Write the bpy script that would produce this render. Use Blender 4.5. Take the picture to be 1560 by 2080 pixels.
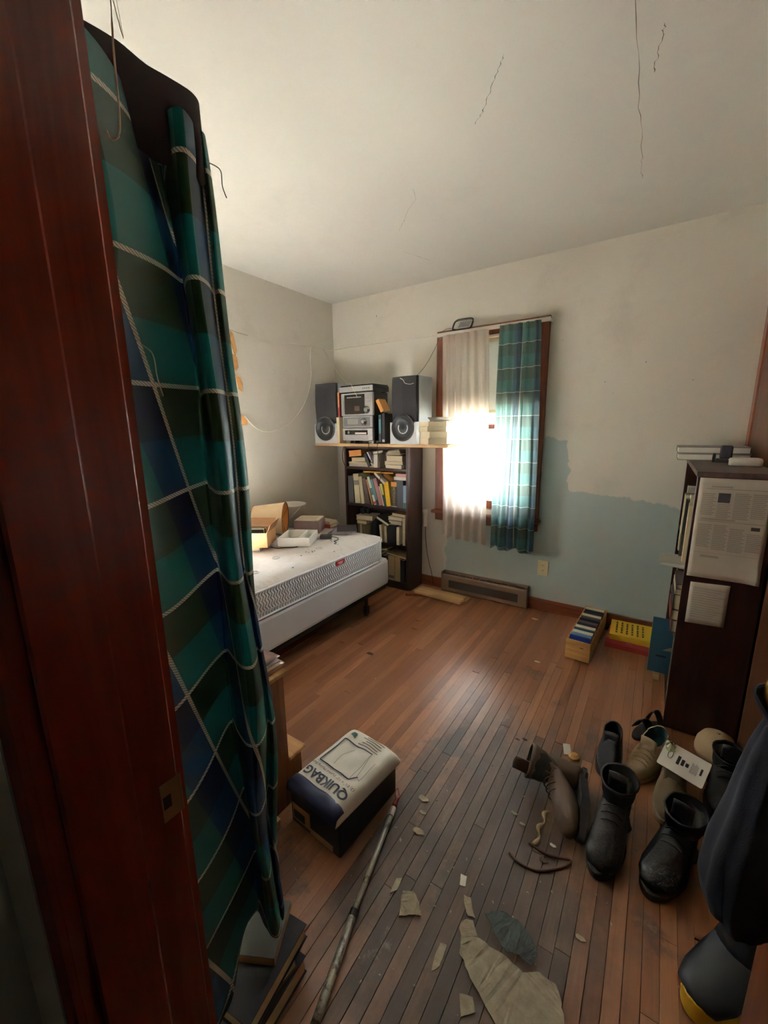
import bpy, bmesh, math, random
from mathutils import Matrix, Vector, Euler, noise as mnoise
for _o in list(bpy.data.objects): bpy.data.objects.remove(_o, do_unlink=True)
SC = bpy.context.scene
C = SC.collection
random.seed(7)
R = math.radians

# ------------------------------------------------------------------ camera
CAM_H = 1.352
cd = bpy.data.cameras.new('camera'); cam = bpy.data.objects.new('camera', cd); C.objects.link(cam)
cd.sensor_fit = 'HORIZONTAL'; cd.sensor_width = 36.0; cd.lens = 825.45/1560*36.0; cd.clip_start = 0.01; cd.clip_end = 200
_y, _p, _r = R(-33.977), R(-11.670), R(-0.757)
_f = Vector((math.sin(_y)*math.cos(_p), math.cos(_y)*math.cos(_p), math.sin(_p)))
_rt = Vector((math.cos(_y), -math.sin(_y), 0)); _up = _rt.cross(_f)
_r2 = _rt*math.cos(_r)+_up*math.sin(_r); _u2 = -_rt*math.sin(_r)+_up*math.cos(_r)
cam.matrix_world = Matrix(((_r2.x,_u2.x,-_f.x,0),(_r2.y,_u2.y,-_f.y,0),(_r2.z,_u2.z,-_f.z,CAM_H),(0,0,0,1)))
SC.camera = cam
# ------------------------------------------------------------------ world (bright overcast sky), portals in the two windows, exposure
w = bpy.data.worlds.new('sky'); SC.world = w; w.use_nodes = True
_bg = w.node_tree.nodes['Background']; _bg.inputs[0].default_value = (0.93, 0.965, 1.0, 1); _bg.inputs[1].default_value = 10.0
SC.view_settings.view_transform = 'Standard'; SC.view_settings.look = 'None'; SC.view_settings.gamma = 1.0
SC.view_settings.use_curve_mapping = False; SC.view_settings.exposure = 1.6
SC.cycles.max_bounces = 8; SC.cycles.diffuse_bounces = 5; SC.cycles.transparent_max_bounces = 16
SC.cycles.sample_clamp_indirect = 12.0; SC.cycles.adaptive_threshold = 0.02; SC.cycles.caustics_reflective = False; SC.cycles.caustics_refractive = False
def portal(name, loc, rot, sx, sy):
    l = bpy.data.lights.new(name, 'AREA'); l.shape = 'RECTANGLE'; l.size = sx; l.size_y = sy; l.cycles.is_portal = True
    o = bpy.data.objects.new(name, l); C.objects.link(o); o.location = loc; o.rotation_euler = rot
_s = bpy.data.lights.new('sun', 'SUN'); _s.energy = 350.0; _s.angle = R(1.0); _s.color = (.98, .985, 1.0)
_so = bpy.data.objects.new('sun', _s); C.objects.link(_so); _so.rotation_euler = Vector((1.9, -1.0, -1.33)).to_track_quat('-Z', 'Y').to_euler()   # low sun through the side window onto the head of the bed
XL, XR, YB, YF, CE = -2.56, 0.41, 3.012, 0.22, 2.44       # left, right, back, front (door) wall, ceiling
W1 = (-1.44, -0.745, 0.705, 2.0)                            # back window opening x0,x1,z0,z1
W2 = (1.10, 1.78, 0.78, 1.98)                                # left window opening y0,y1,z0,z1
portal('portal_back_window', ((W1[0]+W1[1])/2, YB+0.16, (W1[2]+W1[3])/2), (R(-90),0,0), W1[1]-W1[0], W1[3]-W1[2])
portal('portal_left_window', (XL-0.16, (W2[0]+W2[1])/2, (W2[2]+W2[3])/2), (0,R(-90),0), W2[3]-W2[2], W2[1]-W2[0])

# ------------------------------------------------------------------ materials
def lin(v):
    v /= 255.0
    return v/12.92 if v <= 0.04045 else ((v+0.055)/1.055)**2.4
def col(r, g, b): return (lin(r), lin(g), lin(b), 1)
MATS = {}
class N:
    def __init__(s, name):
        s.m = bpy.data.materials.new(name); s.m.use_nodes = True; s.t = s.m.node_tree; s.n = s.t.nodes
        s.b = s.n['Principled BSDF']; s.out = s.n['Material Output']; MATS[name] = s.m
    def add(s, typ, **kw):
        x = s.n.new(typ)
        for k, v in kw.items(): setattr(x, k, v)
        return x
    def l(s, a, b): s.t.links.new(a, b)
    def math(s, op, a, b=None, c=None, clamp=False):
        x = s.add('ShaderNodeMath', operation=op); x.use_clamp = clamp
        for i, v in enumerate((a, b, c)):
            if v is None: continue
            if hasattr(v, 'is_linked'): s.l(v, x.inputs[i])
            else: x.inputs[i].default_value = v
        return x.outputs[0]
    def mix(s, fac, a, b, blend='MIX'):
        x = s.add('ShaderNodeMix', data_type='RGBA', blend_type=blend)
        for i, v in ((0, fac), (6, a), (7, b)):
            if hasattr(v, 'is_linked'): s.l(v, x.inputs[i])
            else: x.inputs[i].default_value = v
        return x.outputs[2]
    def noise(s, vec, scale, detail=3, rough=0.55, out=0, dist=0):
        x = s.add('ShaderNodeTexNoise'); x.inputs['Scale'].default_value = scale; x.inputs['Detail'].default_value = detail
        x.inputs['Roughness'].default_value = rough; x.inputs['Distortion'].default_value = dist
        if vec is not None: s.l(vec, x.inputs['Vector'])
        return x.outputs[out]
    def ramp(s, fac, stops, interp='LINEAR'):
        x = s.add('ShaderNodeValToRGB'); x.color_ramp.interpolation = interp
        e = x.color_ramp.elements
        while len(e) < len(stops): e.new(0.5)
        for i, (p, c) in enumerate(stops): e[i].position = p; e[i].color = c if len(c) == 4 else (c[0],)*3+(1,)
        s.l(fac, x.inputs[0]); return x.outputs[0]
    def mapr(s, v, a, b, c=0.0, d=1.0, smooth=False):
        x = s.add('ShaderNodeMapRange'); x.clamp = True
        if smooth: x.interpolation_type = 'SMOOTHSTEP'
        s.l(v, x.inputs[0])
        for i, q in enumerate((a, b, c, d)): x.inputs[i+1].default_value = q
        return x.outputs[0]
    def bump(s, h, strength=0.3, dist=0.01):
        x = s.add('ShaderNodeBump'); x.inputs['Strength'].default_value = strength; x.inputs['Distance'].default_value = dist
        s.l(h, x.inputs['Height']); s.l(x.outputs[0], s.b.inputs['Normal']); return x.outputs[0]
    def obj(s): return s.add('ShaderNodeTexCoord').outputs['Object']
    def pos(s): return s.add('ShaderNodeNewGeometry').outputs['Position']
    def scale(s, vec, sc):
        x = s.add('ShaderNodeMapping'); x.inputs['Scale'].default_value = sc; s.l(vec, x.inputs[0]); return x.outputs[0]
    def sep(s, vec):
        x = s.add('ShaderNodeSeparateXYZ'); s.l(vec, x.inputs[0]); return x.outputs
    def base(s, c):
        if hasattr(c, 'is_linked'): s.l(c, s.b.inputs['Base Color'])
        else: s.b.inputs['Base Color'].default_value = c
    def rough(s, v):
        if hasattr(v, 'is_linked'): s.l(v, s.b.inputs['Roughness'])
        else: s.b.inputs['Roughness'].default_value = v
def plain(name, c, rough=0.6, metal=0.0, var=0.12, nscale=25, bump=0.0, spec=0.5):
    if name in MATS: return MATS[name]
    k = N(name); o = k.obj(); f = k.noise(o, nscale, 4)
    dark = tuple(v*(1-var) for v in c[:3])+(1,); lite = tuple(min(1, v*(1+var)) for v in c[:3])+(1,)
    k.base(k.mix(f, dark, lite)); k.rough(rough); k.b.inputs['Metallic'].default_value = metal; k.b.inputs['Specular IOR Level'].default_value = spec
    if bump: k.bump(k.noise(o, nscale*4, 3), bump, 0.004)
    return k.m
def wood(name, c1, c2, axis=2, rough=0.45, scale=9.0, spec=0.5, bump=0.08):
    k = N(name); o = k.obj(); sc = [scale*6]*3; sc[axis] = scale*0.5
    v = k.scale(o, sc); f = k.noise(v, 1.0, 6, 0.6, dist=0.6); g = k.noise(o, 4, 2)
    k.base(k.mix(k.mapr(g, .3, .7), k.mix(k.mapr(f, .3, .7), c1, c2), k.mix(k.mapr(f, .35, .65), c1, tuple(x*.75 for x in c2[:3])+(1,))))
    k.rough(rough); k.b.inputs['Specular IOR Level'].default_value = spec; k.bump(f, bump, 0.003); return k.m
def gloss(name, c, rough=0.3, metal=0.0, spec=0.5, var=0.05): return plain(name, c, rough, metal, var, 30, 0, spec)

# plaster wall and ceiling
def wallmat(name, painted):
    k = N(name); p = k.pos(); big = k.noise(p, 1.3, 4); fine = k.noise(p, 60, 3)
    cream = k.mix(big, col(210, 204, 190), col(224, 220, 207))
    dirt = k.mapr(k.noise(p, 3.2, 5, 0.65), 0.55, 0.85)
    c = k.mix(k.math('MULTIPLY', dirt, 0.28), cream, col(150, 138, 118))
    if painted:
        x, y, z = k.sep(p)
        n1 = k.math('SUBTRACT', k.noise(p, 9, 5, 0.6), 0.5); n2 = k.math('SUBTRACT', k.noise(p, 40, 2, 0.5), 0.5)
        jit = k.math('ADD', k.math('MULTIPLY', n1, 0.10), k.math('MULTIPLY', n2, 0.02))
        xj = k.math('ADD', x, k.math('MULTIPLY', k.math('SUBTRACT', k.noise(k.scale(p, (1,1,1)), 13, 4), 0.5), 0.09))
        # height of the blue paint's upper edge along the wall
        t = k.mapr(xj, -1.5, 0.5)
        def T(v): return (v+1.5)/2.0
        hz = k.ramp(t, [(0, (0.62,)), (T(-0.70), (0.62,)), (T(-0.67), (1.28,)), (T(-0.53), (1.25,)), (T(-0.49), (0.91,)), (T(-0.2), (0.90,)), (T(0.15), (0.86,)), (1, (0.85,))])
        hh = k.math('ADD', hz, jit)
        below = k.mapr(k.math('SUBTRACT', hh, z), -0.004, 0.006)
        left = k.mapr(k.math('SUBTRACT', xj, -1.41), -0.008, 0.01)
        blue = k.mix(big, col(166, 181, 178), col(184, 196, 191))
        bm = k.math('MULTIPLY', below, left)
        c = k.mix(k.math('MULTIPLY', bm, 0.96), c, blue)
        # lilac grey patching plaster to the left of the window
        lp = k.mapr(k.math('ADD', z, k.math('MULTIPLY', n1, 0.3)), 1.15, 0.95); lq = k.mapr(xj, -1.40, -1.44)
        c = k.mix(k.math('MULTIPLY', k.math('MULTIPLY', lp, lq), 0.6), c, col(190, 178, 172))
    k.base(c); k.rough(0.85); k.b.inputs['Specular IOR Level'].default_value = 0.25; k.bump(fine, 0.12, 0.003); return k.m
wallmat('plaster_back', True); wallmat('plaster', False)
k = N('ceiling_paint'); p = k.pos(); big = k.noise(p, 0.9, 4)
c_ = k.mix(big, col(212, 209, 198), col(224, 222, 212)); dd = k.mapr(k.noise(p, 2.3, 5, .65), .55, .9)
k.base(k.mix(k.math('MULTIPLY', dd, .2), c_, col(150, 140, 122))); k.rough(.9); k.b.inputs['Specular IOR Level'].default_value = .2; k.bump(k.noise(p, 45, 3), .1, .003)
# floor strips
k = N('floor_strip'); p = k.pos(); oi = k.add('ShaderNodeObjectInfo')
rnd = oi.outputs['Random']; vs = k.scale(p, (75, 4.5, 40)); off = k.add('ShaderNodeVectorMath', operation='ADD'); k.l(vs, off.inputs[0])
cmb = k.add('ShaderNodeCombineXYZ'); k.l(k.math('MULTIPLY', rnd, 60), cmb.inputs[1]); k.l(cmb.outputs[0], off.inputs[1])
g1 = k.noise(off.outputs[0], 1.0, 6, .62, dist=.8)
basec = k.ramp(rnd, [(0, col(122, 74, 48)), (.25, col(158, 102, 68)), (.5, col(136, 86, 56)), (.75, col(174, 118, 82)), (1, col(146, 96, 68))])
basec = k.mix(k.mapr(g1, .25, .75), k.mix(.45, basec, col(96, 56, 34)), basec)
x, y, z = k.sep(p)
# worn traffic area by the door: finish gone, wood greyed and dirty
e1 = k.math('POWER', k.math('DIVIDE', k.math('ADD', x, 0.36), 0.43), 2.0); e2 = k.math('POWER', k.math('DIVIDE', k.math('SUBTRACT', y, 1.10), 0.66), 2.0)
er = k.math('SQRT', k.math('ADD', e1, e2)); er = k.math('ADD', er, k.math('MULTIPLY', k.math('SUBTRACT', k.noise(p, 3.0, 6, .7), .5), 1.5))
er = k.math('ADD', er, k.math('MULTIPLY', k.math('SUBTRACT', rnd, .5), .35))
worn = k.mapr(er, 1.18, .66)
blot = k.noise(k.scale(p, (5, 2.6, 5)), 1.0, 7, .72, dist=.5); grime = k.mapr(blot, .38, .62)
wc = k.mix(k.mapr(rnd, .1, .9), col(58, 46, 40), col(118, 92, 70)); wc = k.mix(k.mapr(g1, .3, .7), k.mix(.5, wc, col(40, 33, 30)), wc); wc = k.mix(k.math('MULTIPLY', grime, .8), wc, col(44, 39, 38))
basec = k.mix(k.math('MULTIPLY', worn, .9), basec, wc)
# dark spills and grey scuffs with their own outlines, some beyond the worn patch
spill = k.math('MULTIPLY', k.mapr(k.noise(p, 2.6, 6, .68), .56, .62), k.mapr(er, 2.3, 1.5)); basec = k.mix(k.math('MULTIPLY', spill, .6), basec, col(62, 52, 48))
sm = k.mapr(k.noise(k.scale(p, (9, 5, 9)), 1.0, 6, .7), .62, .68); basec = k.mix(k.math('MULTIPLY', sm, .38), basec, col(160, 138, 120))
k.base(basec)
rr = k.math('ADD', k.mapr(worn, 0, 1, .24, .42), k.math('MULTIPLY', k.noise(k.scale(p, (40, 6, 40)), 1.0, 5, .7), .18))
k.rough(rr); k.b.inputs['Specular IOR Level'].default_value = .75; k.bump(k.math('ADD', g1, k.math('MULTIPLY', worn, k.noise(p, 70, 4, .7))), .16, .003)
wood('jamb_wood', col(140, 54, 34), col(112, 40, 26), 2, .24, 3, .5, .01)
wood('door_wood', col(120, 62, 36), col(84, 40, 22), 2, .35, 5)
wood('trim_wood', col(132, 70, 42), col(98, 48, 28), 2, .4, 6)
wood('trim_wood_x', col(132, 70, 42), col(98, 48, 28), 0, .4, 6)
wood('trim_wood_y', col(132, 70, 42), col(98, 48, 28), 1, .4, 6)
wood('closet_wood', col(98, 56, 34), col(74, 40, 24), 2, .4, 4)
wood('dark_bookcase', col(66, 38, 34), col(40, 22, 20), 2, .38, 6)
wood('mahogany', col(60, 26, 20), col(36, 15, 12), 2, .35, 6)
wood('mahogany_top', col(92, 70, 62), col(66, 48, 44), 1, .45, 6)
wood('board_wood', col(206, 170, 122), col(170, 128, 84), 0, .55, 5)
wood('scrap_wood', col(216, 180, 132), col(190, 150, 104), 0, .6, 5)
wood('stool_wood', col(150, 92, 48), col(112, 64, 30), 2, .5, 5)
wood('stool_edge', col(206, 160, 108), col(180, 132, 84), 0, .6, 5)
wood('crate_wood', col(206, 158, 96), col(178, 126, 70), 0, .55, 6)
wood('shelf_dark', col(58, 36, 32), col(34, 20, 18), 0, .4, 6)
# fabrics
def fabric_out(k, colour, transl, transp=0.0, tcol=None):
    d = k.add('ShaderNodeBsdfDiffuse'); t = k.add('ShaderNodeBsdfTranslucent'); m = k.add('ShaderNodeMixShader')
    for n_ in (d, t):
        cc = tcol if (n_ is t and tcol is not None) else colour
        if hasattr(cc, 'is_linked'): k.l(cc, n_.inputs[0])
        else: n_.inputs[0].default_value = cc
    m.inputs[0].default_value = transl; k.l(d.outputs[0], m.inputs[1]); k.l(t.outputs[0], m.inputs[2]); o = m.outputs[0]
    if transp:
        tr = k.add('ShaderNodeBsdfTransparent'); m2 = k.add('ShaderNodeMixShader'); m2.inputs[0].default_value = transp
        k.l(o, m2.inputs[1]); k.l(tr.outputs[0], m2.inputs[2]); o = m2.outputs[0]
    k.l(o, k.out.inputs[0]); return d
def plaid(name, P, transl, sheen, rw=.0034, grey=0.0, tw_=0.0):
    k = N(name); uv = k.add('ShaderNodeUVMap').outputs[0]; u, v, _ = k.sep(uv)
    fu = k.math('FRACT', k.math('DIVIDE', u, P)); fv = k.math('FRACT', k.math('DIVIDE', v, P))
    cu = k.math('GREATER_THAN', fu, 0.64); cv = k.math('GREATER_THAN', fv, 0.52)
    a = k.mix(cu, col(20, 98, 92), col(14, 56, 92)); b = k.mix(cu, col(38, 58, 36), col(14, 22, 52))
    base = k.mix(cv, a, b)
    p = k.pos(); weave = k.noise(k.scale(uv, (700, 160, 1)), 1.0, 3)
    base = k.mix(k.math('MULTIPLY', k.mapr(weave, .3, .7), .3), base, k.mix(.5, base, col(10, 16, 20)))
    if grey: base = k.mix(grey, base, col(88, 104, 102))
    # cream corded rope stripes, twisted
    def rope(f, along, wd):
        dlt = k.math('ABSOLUTE', k.math('SUBTRACT', k.math('FRACT', k.math('ADD', f, .5)), .5))
        m = k.math('LESS_THAN', dlt, wd/P)
        tw = k.math('FRACT', k.math('ADD', k.math('DIVIDE', along, .006), k.math('MULTIPLY', k.math('SUBTRACT', k.math('FRACT', k.math('ADD', f, .5)), .5), P/.006)))
        return m, tw
    m1, t1 = rope(fu, v, rw); m2, t2 = rope(fv, u, rw)
    rc1 = k.mix(k.mapr(t1, .3, .7), col(206, 194, 168), col(128, 120, 102)); rc2 = k.mix(k.mapr(t2, .3, .7), col(214, 208, 188), col(140, 134, 116))
    base = k.mix(m1, base, rc1); base = k.mix(m2, base, rc2)
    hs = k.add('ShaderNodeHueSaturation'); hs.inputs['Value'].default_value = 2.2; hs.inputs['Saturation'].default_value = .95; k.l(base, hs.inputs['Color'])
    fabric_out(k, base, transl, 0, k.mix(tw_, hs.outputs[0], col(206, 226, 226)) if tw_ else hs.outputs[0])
    if sheen:
        m = [x for x in k.n if x.type == 'MIX_SHADER'][0]; g = k.add('ShaderNodeBsdfGlossy'); g.inputs[0].default_value = (.8, .9, .9, 1); g.inputs[1].default_value = .45
        lw = k.add('ShaderNodeLayerWeight'); lw.inputs[0].default_value = .25; mm = k.add('ShaderNodeMixShader')
        k.l(k.math('MULTIPLY', lw.outputs[0], sheen), mm.inputs[0]); k.l(m.outputs[0], mm.inputs[1]); k.l(g.outputs[0], mm.inputs[2]); k.l(mm.outputs[0], k.out.inputs[0])
    return k.m
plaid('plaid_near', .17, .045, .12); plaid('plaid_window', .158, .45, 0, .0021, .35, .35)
k = N('sheer'); fabric_out(k, col(226, 214, 202), .5, .24, col(232, 222, 212))
k = N('shade_cloth'); fabric_out(k, col(206, 206, 198), .16)
k = N('glass'); tr = k.add('ShaderNodeBsdfTransparent'); tr.inputs[0].default_value = (.93, .95, .95, 1); gl = k.add('ShaderNodeBsdfGlossy'); gl.inputs[1].default_value = .02
fr = k.add('ShaderNodeFresnel'); fr.inputs[0].default_value = 1.45; mx = k.add('ShaderNodeMixShader'); k.l(fr.outputs[0], mx.inputs[0]); k.l(tr.outputs[0], mx.inputs[1]); k.l(gl.outputs[0], mx.inputs[2]); k.l(mx.outputs[0], k.out.inputs[0])
k = N('clear_plastic'); gl = k.add('ShaderNodeBsdfGlossy'); gl.inputs[1].default_value = .12; gl.inputs[0].default_value = (.95, .95, .85, 1); df = k.add('ShaderNodeBsdfDiffuse'); df.inputs[0].default_value = col(140, 140, 100)
mx = k.add('ShaderNodeMixShader'); lw = k.add('ShaderNodeLayerWeight'); lw.inputs[0].default_value = .6; k.l(lw.outputs[1], mx.inputs[0]); k.l(df.outputs[0], mx.inputs[1]); k.l(gl.outputs[0], mx.inputs[2]); k.l(mx.outputs[0], k.out.inputs[0])
# mattress: stained ticking top, knitted wavy border
k = N('mattress_top'); p = k.pos(); st = k.mapr(k.noise(p, 3.0, 5, .65), .52, .78); sp = k.mapr(k.noise(p, 48, 2, .5), .72, .76)
c_ = k.mix(k.math('MULTIPLY', st, .5), col(214, 208, 204), col(186, 158, 140)); k.base(k.mix(k.math('MULTIPLY', sp, .55), c_, col(96, 80, 70))); k.rough(.85); k.bump(k.noise(p, 9, 3), .35, .03)
k = N('mattress_border'); p = k.pos(); x, y, z = k.sep(p)
wv = k.math('SINE', k.math('ADD', k.math('MULTIPLY', k.math('ADD', y, x), 330), k.math('MULTIPLY', k.math('SINE', k.math('MULTIPLY', z, 170)), 1.6)))
wm = k.mapr(wv, -.2, .9); k.base(k.mix(wm, col(196, 200, 205), col(226, 228, 230))); k.rough(.85); k.bump(wv, .45, .004)
plain('ticking', col(206, 208, 212), .85, 0, .05, 6, .1); plain('piping', col(214, 214, 216), .8)
plain('cardboard', col(178, 128, 82), .8, 0, .1, 14, .1); plain('cardboard_in', col(150, 108, 70), .85); plain('cream_paper', col(222, 208, 180), .85, 0, .06, 60)
plain('white_paper', col(226, 222, 212), .85, 0, .04, 60); plain('yellow_paper', col(206, 184, 142), .85, 0, .08, 60); plain('newsprint', col(196, 186, 170), .9, 0, .05, 20)
plain('black_plastic', col(26, 25, 26), .4, 0, .1); plain('silver_plastic', col(186, 186, 186), .32, .35, .05); plain('grey_plastic', col(110, 110, 112), .4)
plain('speaker_cloth', col(44, 42, 44), .9, 0, .15, 200, .2); plain('speaker_grey', col(176, 182, 186), .5); plain('cone', col(30, 30, 32), .5)
gloss('brass', col(196, 150, 62), .25, 1.0); gloss('chrome', col(200, 200, 200), .2, 1.0); gloss('steel', col(150, 148, 144), .38, .9, .5, .2)
plain('dark_metal', col(52, 46, 42), .5, .6, .2); plain('heater_brown', col(128, 106, 88), .45, .2, .12, 8); plain('heater_dark', col(52, 42, 36), .6)
plain('ivory', col(220, 204, 160), .45, 0, .05); plain('white_enamel', col(214, 206, 196), .4, 0, .1); plain('dust', col(92, 80, 72), .95)
plain('wire_black', col(24, 22, 22), .5); plain('wire_white', col(240, 234, 220), .6); plain('string', col(206, 198, 178), .9)
plain('leather_brown', col(84, 66, 52), .65, 0, .25, 30, .25); plain('leather_dark', col(34, 29, 28), .55, 0, .3, 30, .25); plain('leather_black', col(17, 17, 19), .45, 0, .3, 30, .2)
plain('suede_tan', col(150, 128, 100), .9, 0, .2, 60, .25); plain('sole_dark', col(40, 34, 36), .8, 0, .2, 40, .2); plain('sole_tan', col(140, 118, 92), .8); plain('teal_lining', col(30, 66, 70), .9)
plain('navy_cloth', col(24, 25, 36), .95, 0, .2, 80, .15); plain('lace_brown', col(84, 56, 40), .9); plain('yellow_rubber', col(196, 150, 30), .5)
plain('plastic_white', col(226, 222, 212), .4, 0, .04); plain('bucket_white', col(216, 212, 204), .4, 0, .05); plain('shade_card', col(206, 178, 140), .85, 0, .1, 20); plain('shade_trim', col(120, 86, 58), .7); plain('shade_in', col(226, 160, 86), .8)
plain('purple_grey', col(128, 106, 106), .7); plain('crack', col(122, 112, 98), .95); plain('flake', col(160, 148, 126), .9, 0, .45, 38, .25); plain('flake_grey', col(74, 80, 80), .9, 0, .5, 38, .25); plain('crumb', col(70, 56, 46), .9)
plain('tan_cap', col(170, 146, 112), .9); plain('ink', col(34, 34, 40), .7); plain('ink_navy', col(28, 34, 62), .6); plain('ink_grey', col(128, 120, 112), .85); plain('pack_navy', col(38, 46, 84), .45, 0, .3, 18)
plain('red', col(190, 40, 44), .5); plain('red_dark', col(150, 40, 36), .4); plain('tag_white', col(236, 226, 226), .6); plain('torn_tan', col(186, 138, 82), .8, 0, .3, 30); plain('orange_book', col(196, 134, 70), .7)
plain('outdoor_ground', col(158, 158, 146), .9); plain('outdoor_wall', col(176, 172, 160), .9); plain('black_box', col(30, 27, 27), .5, 0, .3, 18); plain('grille_black', col(16, 15, 15), .7)
def cloth(r, g, b): return plain('book_%d_%d_%d' % (r, g, b), col(r, g, b), .6, 0, .12, 25)

# ------------------------------------------------------------------ mesh helpers
class MB:
    def __init__(s): s.bm = bmesh.new(); s.uv = None
    def box(s, a, b, m=None):
        (x0, y0, z0), (x1, y1, z1) = a, b
        v = [s.bm.verts.new(q) for q in ((x0,y0,z0),(x1,y0,z0),(x1,y1,z0),(x0,y1,z0),(x0,y0,z1),(x1,y0,z1),(x1,y1,z1),(x0,y1,z1))]
        for f in ((3,2,1,0),(4,5,6,7),(0,1,5,4),(1,2,6,5),(2,3,7,6),(3,0,4,7)): s.bm.faces.new([v[i] for i in f])
        if m is not None: bmesh.ops.transform(s.bm, matrix=m, verts=v)
        return s
    def prism(s, pts, z0, z1, m=None):
        a = [s.bm.verts.new((p[0], p[1], z0)) for p in pts]; b = [s.bm.verts.new((p[0], p[1], z1)) for p in pts]; n = len(pts)
        s.bm.faces.new(a[::-1]); s.bm.faces.new(b)
        for i in range(n): s.bm.faces.new((a[i], a[(i+1) % n], b[(i+1) % n], b[i]))
        if m is not None: bmesh.ops.transform(s.bm, matrix=m, verts=a+b)
        return s
    def rings(s, rs, cap0=True, cap1=True, close=True):
        L = [[s.bm.verts.new(p) for p in r] for r in rs]; n = len(L[0])
        for i in range(len(L)-1):
            for j in range(n if close else n-1): s.bm.faces.new((L[i][j], L[i][(j+1) % n], L[i+1][(j+1) % n], L[i+1][j]))
        if cap0 and close: s.bm.faces.new(L[0][::-1])
        if cap1 and close: s.bm.faces.new(L[-1])
        return s
    def lathe(s, prof, n=24, m=None, cap0=True, cap1=True):
        M_ = m or Matrix()
        return s.rings([[M_ @ Vector((r*math.cos(2*math.pi*i/n), r*math.sin(2*math.pi*i/n), z)) for i in range(n)] for r, z in prof], cap0, cap1)
    def tube(s, pts, r, n=6, closed=False):
        pts = [Vector(p) for p in pts]; rs = []; N_ = len(pts)
        up = Vector((0, 0, 1))
        for i, p in enumerate(pts):
            t = (pts[min(i+1, N_-1)]-pts[max(i-1, 0)])
            if t.length < 1e-9: t = Vector((0, 0, 1))
            t.normalize(); a = t.cross(up)
            if a.length < 1e-3: a = t.cross(Vector((1, 0, 0)))
            a.normalize(); b = t.cross(a); rr = r(i/(N_-1)) if callable(r) else r
            rs.append([p+(a*math.cos(2*math.pi*j/n)+b*math.sin(2*math.pi*j/n))*rr for j in range(n)])
        return s.rings(rs)
    def grid(s, P, uvs=None):
        nu, nv = len(P), len(P[0]); V = [[s.bm.verts.new(q) for q in row] for row in P]
        if uvs: lay = s.bm.loops.layers.uv.verify()
        for i in range(nu-1):
            for j in range(nv-1):
                f = s.bm.faces.new((V[i][j], V[i+1][j], V[i+1][j+1], V[i][j+1]))
                if uvs:
                    for lp, (a, b) in zip(f.loops, ((i,j),(i+1,j),(i+1,j+1),(i,j+1))): lp[lay].uv = uvs[a][b]
        return s
    def poly(s, pts): s.bm.faces.new([s.bm.verts.new(p) for p in pts]); return s
    def mesh(s, name, bevel=0, seg=1, smooth=False):
        if bevel: bmesh.ops.bevel(s.bm, geom=list(s.bm.edges), offset=bevel, segments=seg, profile=.5, affect='EDGES', clamp_overlap=True)
        bmesh.ops.recalc_face_normals(s.bm, faces=list(s.bm.faces))
        me = bpy.data.meshes.new(name); s.bm.to_mesh(me); s.bm.free()
        if smooth:
            for q in me.polygons: q.use_smooth = True
        return me
    def build(s, name, mat, parent=None, bevel=0, seg=1, smooth=False, loc=None, rot=None):
        return link(name, s.mesh(name, bevel, seg, smooth), mat, parent, loc, rot)
def link(name, me, mat, parent=None, loc=None, rot=None):
    o = bpy.data.objects.new(name, me); C.objects.link(o)
    if mat is not None and not me.materials: me.materials.append(MATS[mat] if isinstance(mat, str) else mat)
    if parent: o.parent = parent
    if loc: o.location = loc
    if rot: o.rotation_euler = rot
    return o
def B(name, a, b, mat, parent=None, bevel=0, m=None): return MB().box(a, b, m).build(name, mat, parent, bevel)
def tag(o, label, cat, group=None):
    o['label'] = label; o['category'] = cat
    if group: o['group'] = group
    return o
def thing(name, label, cat, loc=(0,0,0), rot=(0,0,0), group=None):
    o = bpy.data.objects.new(name, None); C.objects.link(o); o.location = loc; o.rotation_euler = rot; o.empty_display_size = .05
    return tag(o, label, cat, group)
def struct(o, label=None, cat=None):
    o['kind'] = 'structure'
    if label: o['label'] = label
    if cat: o['category'] = cat
    return o
def smoothp(pts, n=6):
    P = [Vector(p) for p in pts]; P = [P[0]]+P+[P[-1]]; out = []
    for i in range(1, len(P)-2):
        for j in range(n):
            t = j/n; a, b, c, d = P[i-1:i+3]
            out.append(.5*((2*b)+(c-a)*t+(2*a-5*b+4*c-d)*t*t+(3*b-a-3*c+d)*t**3))
    out.append(P[-2]); return out
def solidify(o, t):
    m = o.modifiers.new('thick', 'SOLIDIFY'); m.thickness = t; m.offset = 0; return o
_txt = {}
def text(s, size, mat, parent, m, align='CENTER', extrude=.0003, name='lettering', bold=0.0):
    cu = bpy.data.curves.new('t', 'FONT'); cu.body = s; cu.size = size; cu.align_x = align; cu.align_y = 'CENTER'; cu.extrude = extrude; cu.resolution_u = 3; cu.offset = bold
    o = bpy.data.objects.new('t', cu); C.objects.link(o); dg = bpy.context.evaluated_depsgraph_get(); dg.update()
    me = bpy.data.meshes.new_from_object(o.evaluated_get(dg)); bpy.data.objects.remove(o, do_unlink=True); bpy.data.curves.remove(cu)
    me.transform(m); me.materials.clear(); return link(name, me, mat, parent)
def ax(xa, ya, za, o=(0,0,0)):      # matrix from three axes and an origin
    return Matrix(((xa[0],ya[0],za[0],o[0]),(xa[1],ya[1],za[1],o[1]),(xa[2],ya[2],za[2],o[2]),(0,0,0,1)))

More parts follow.
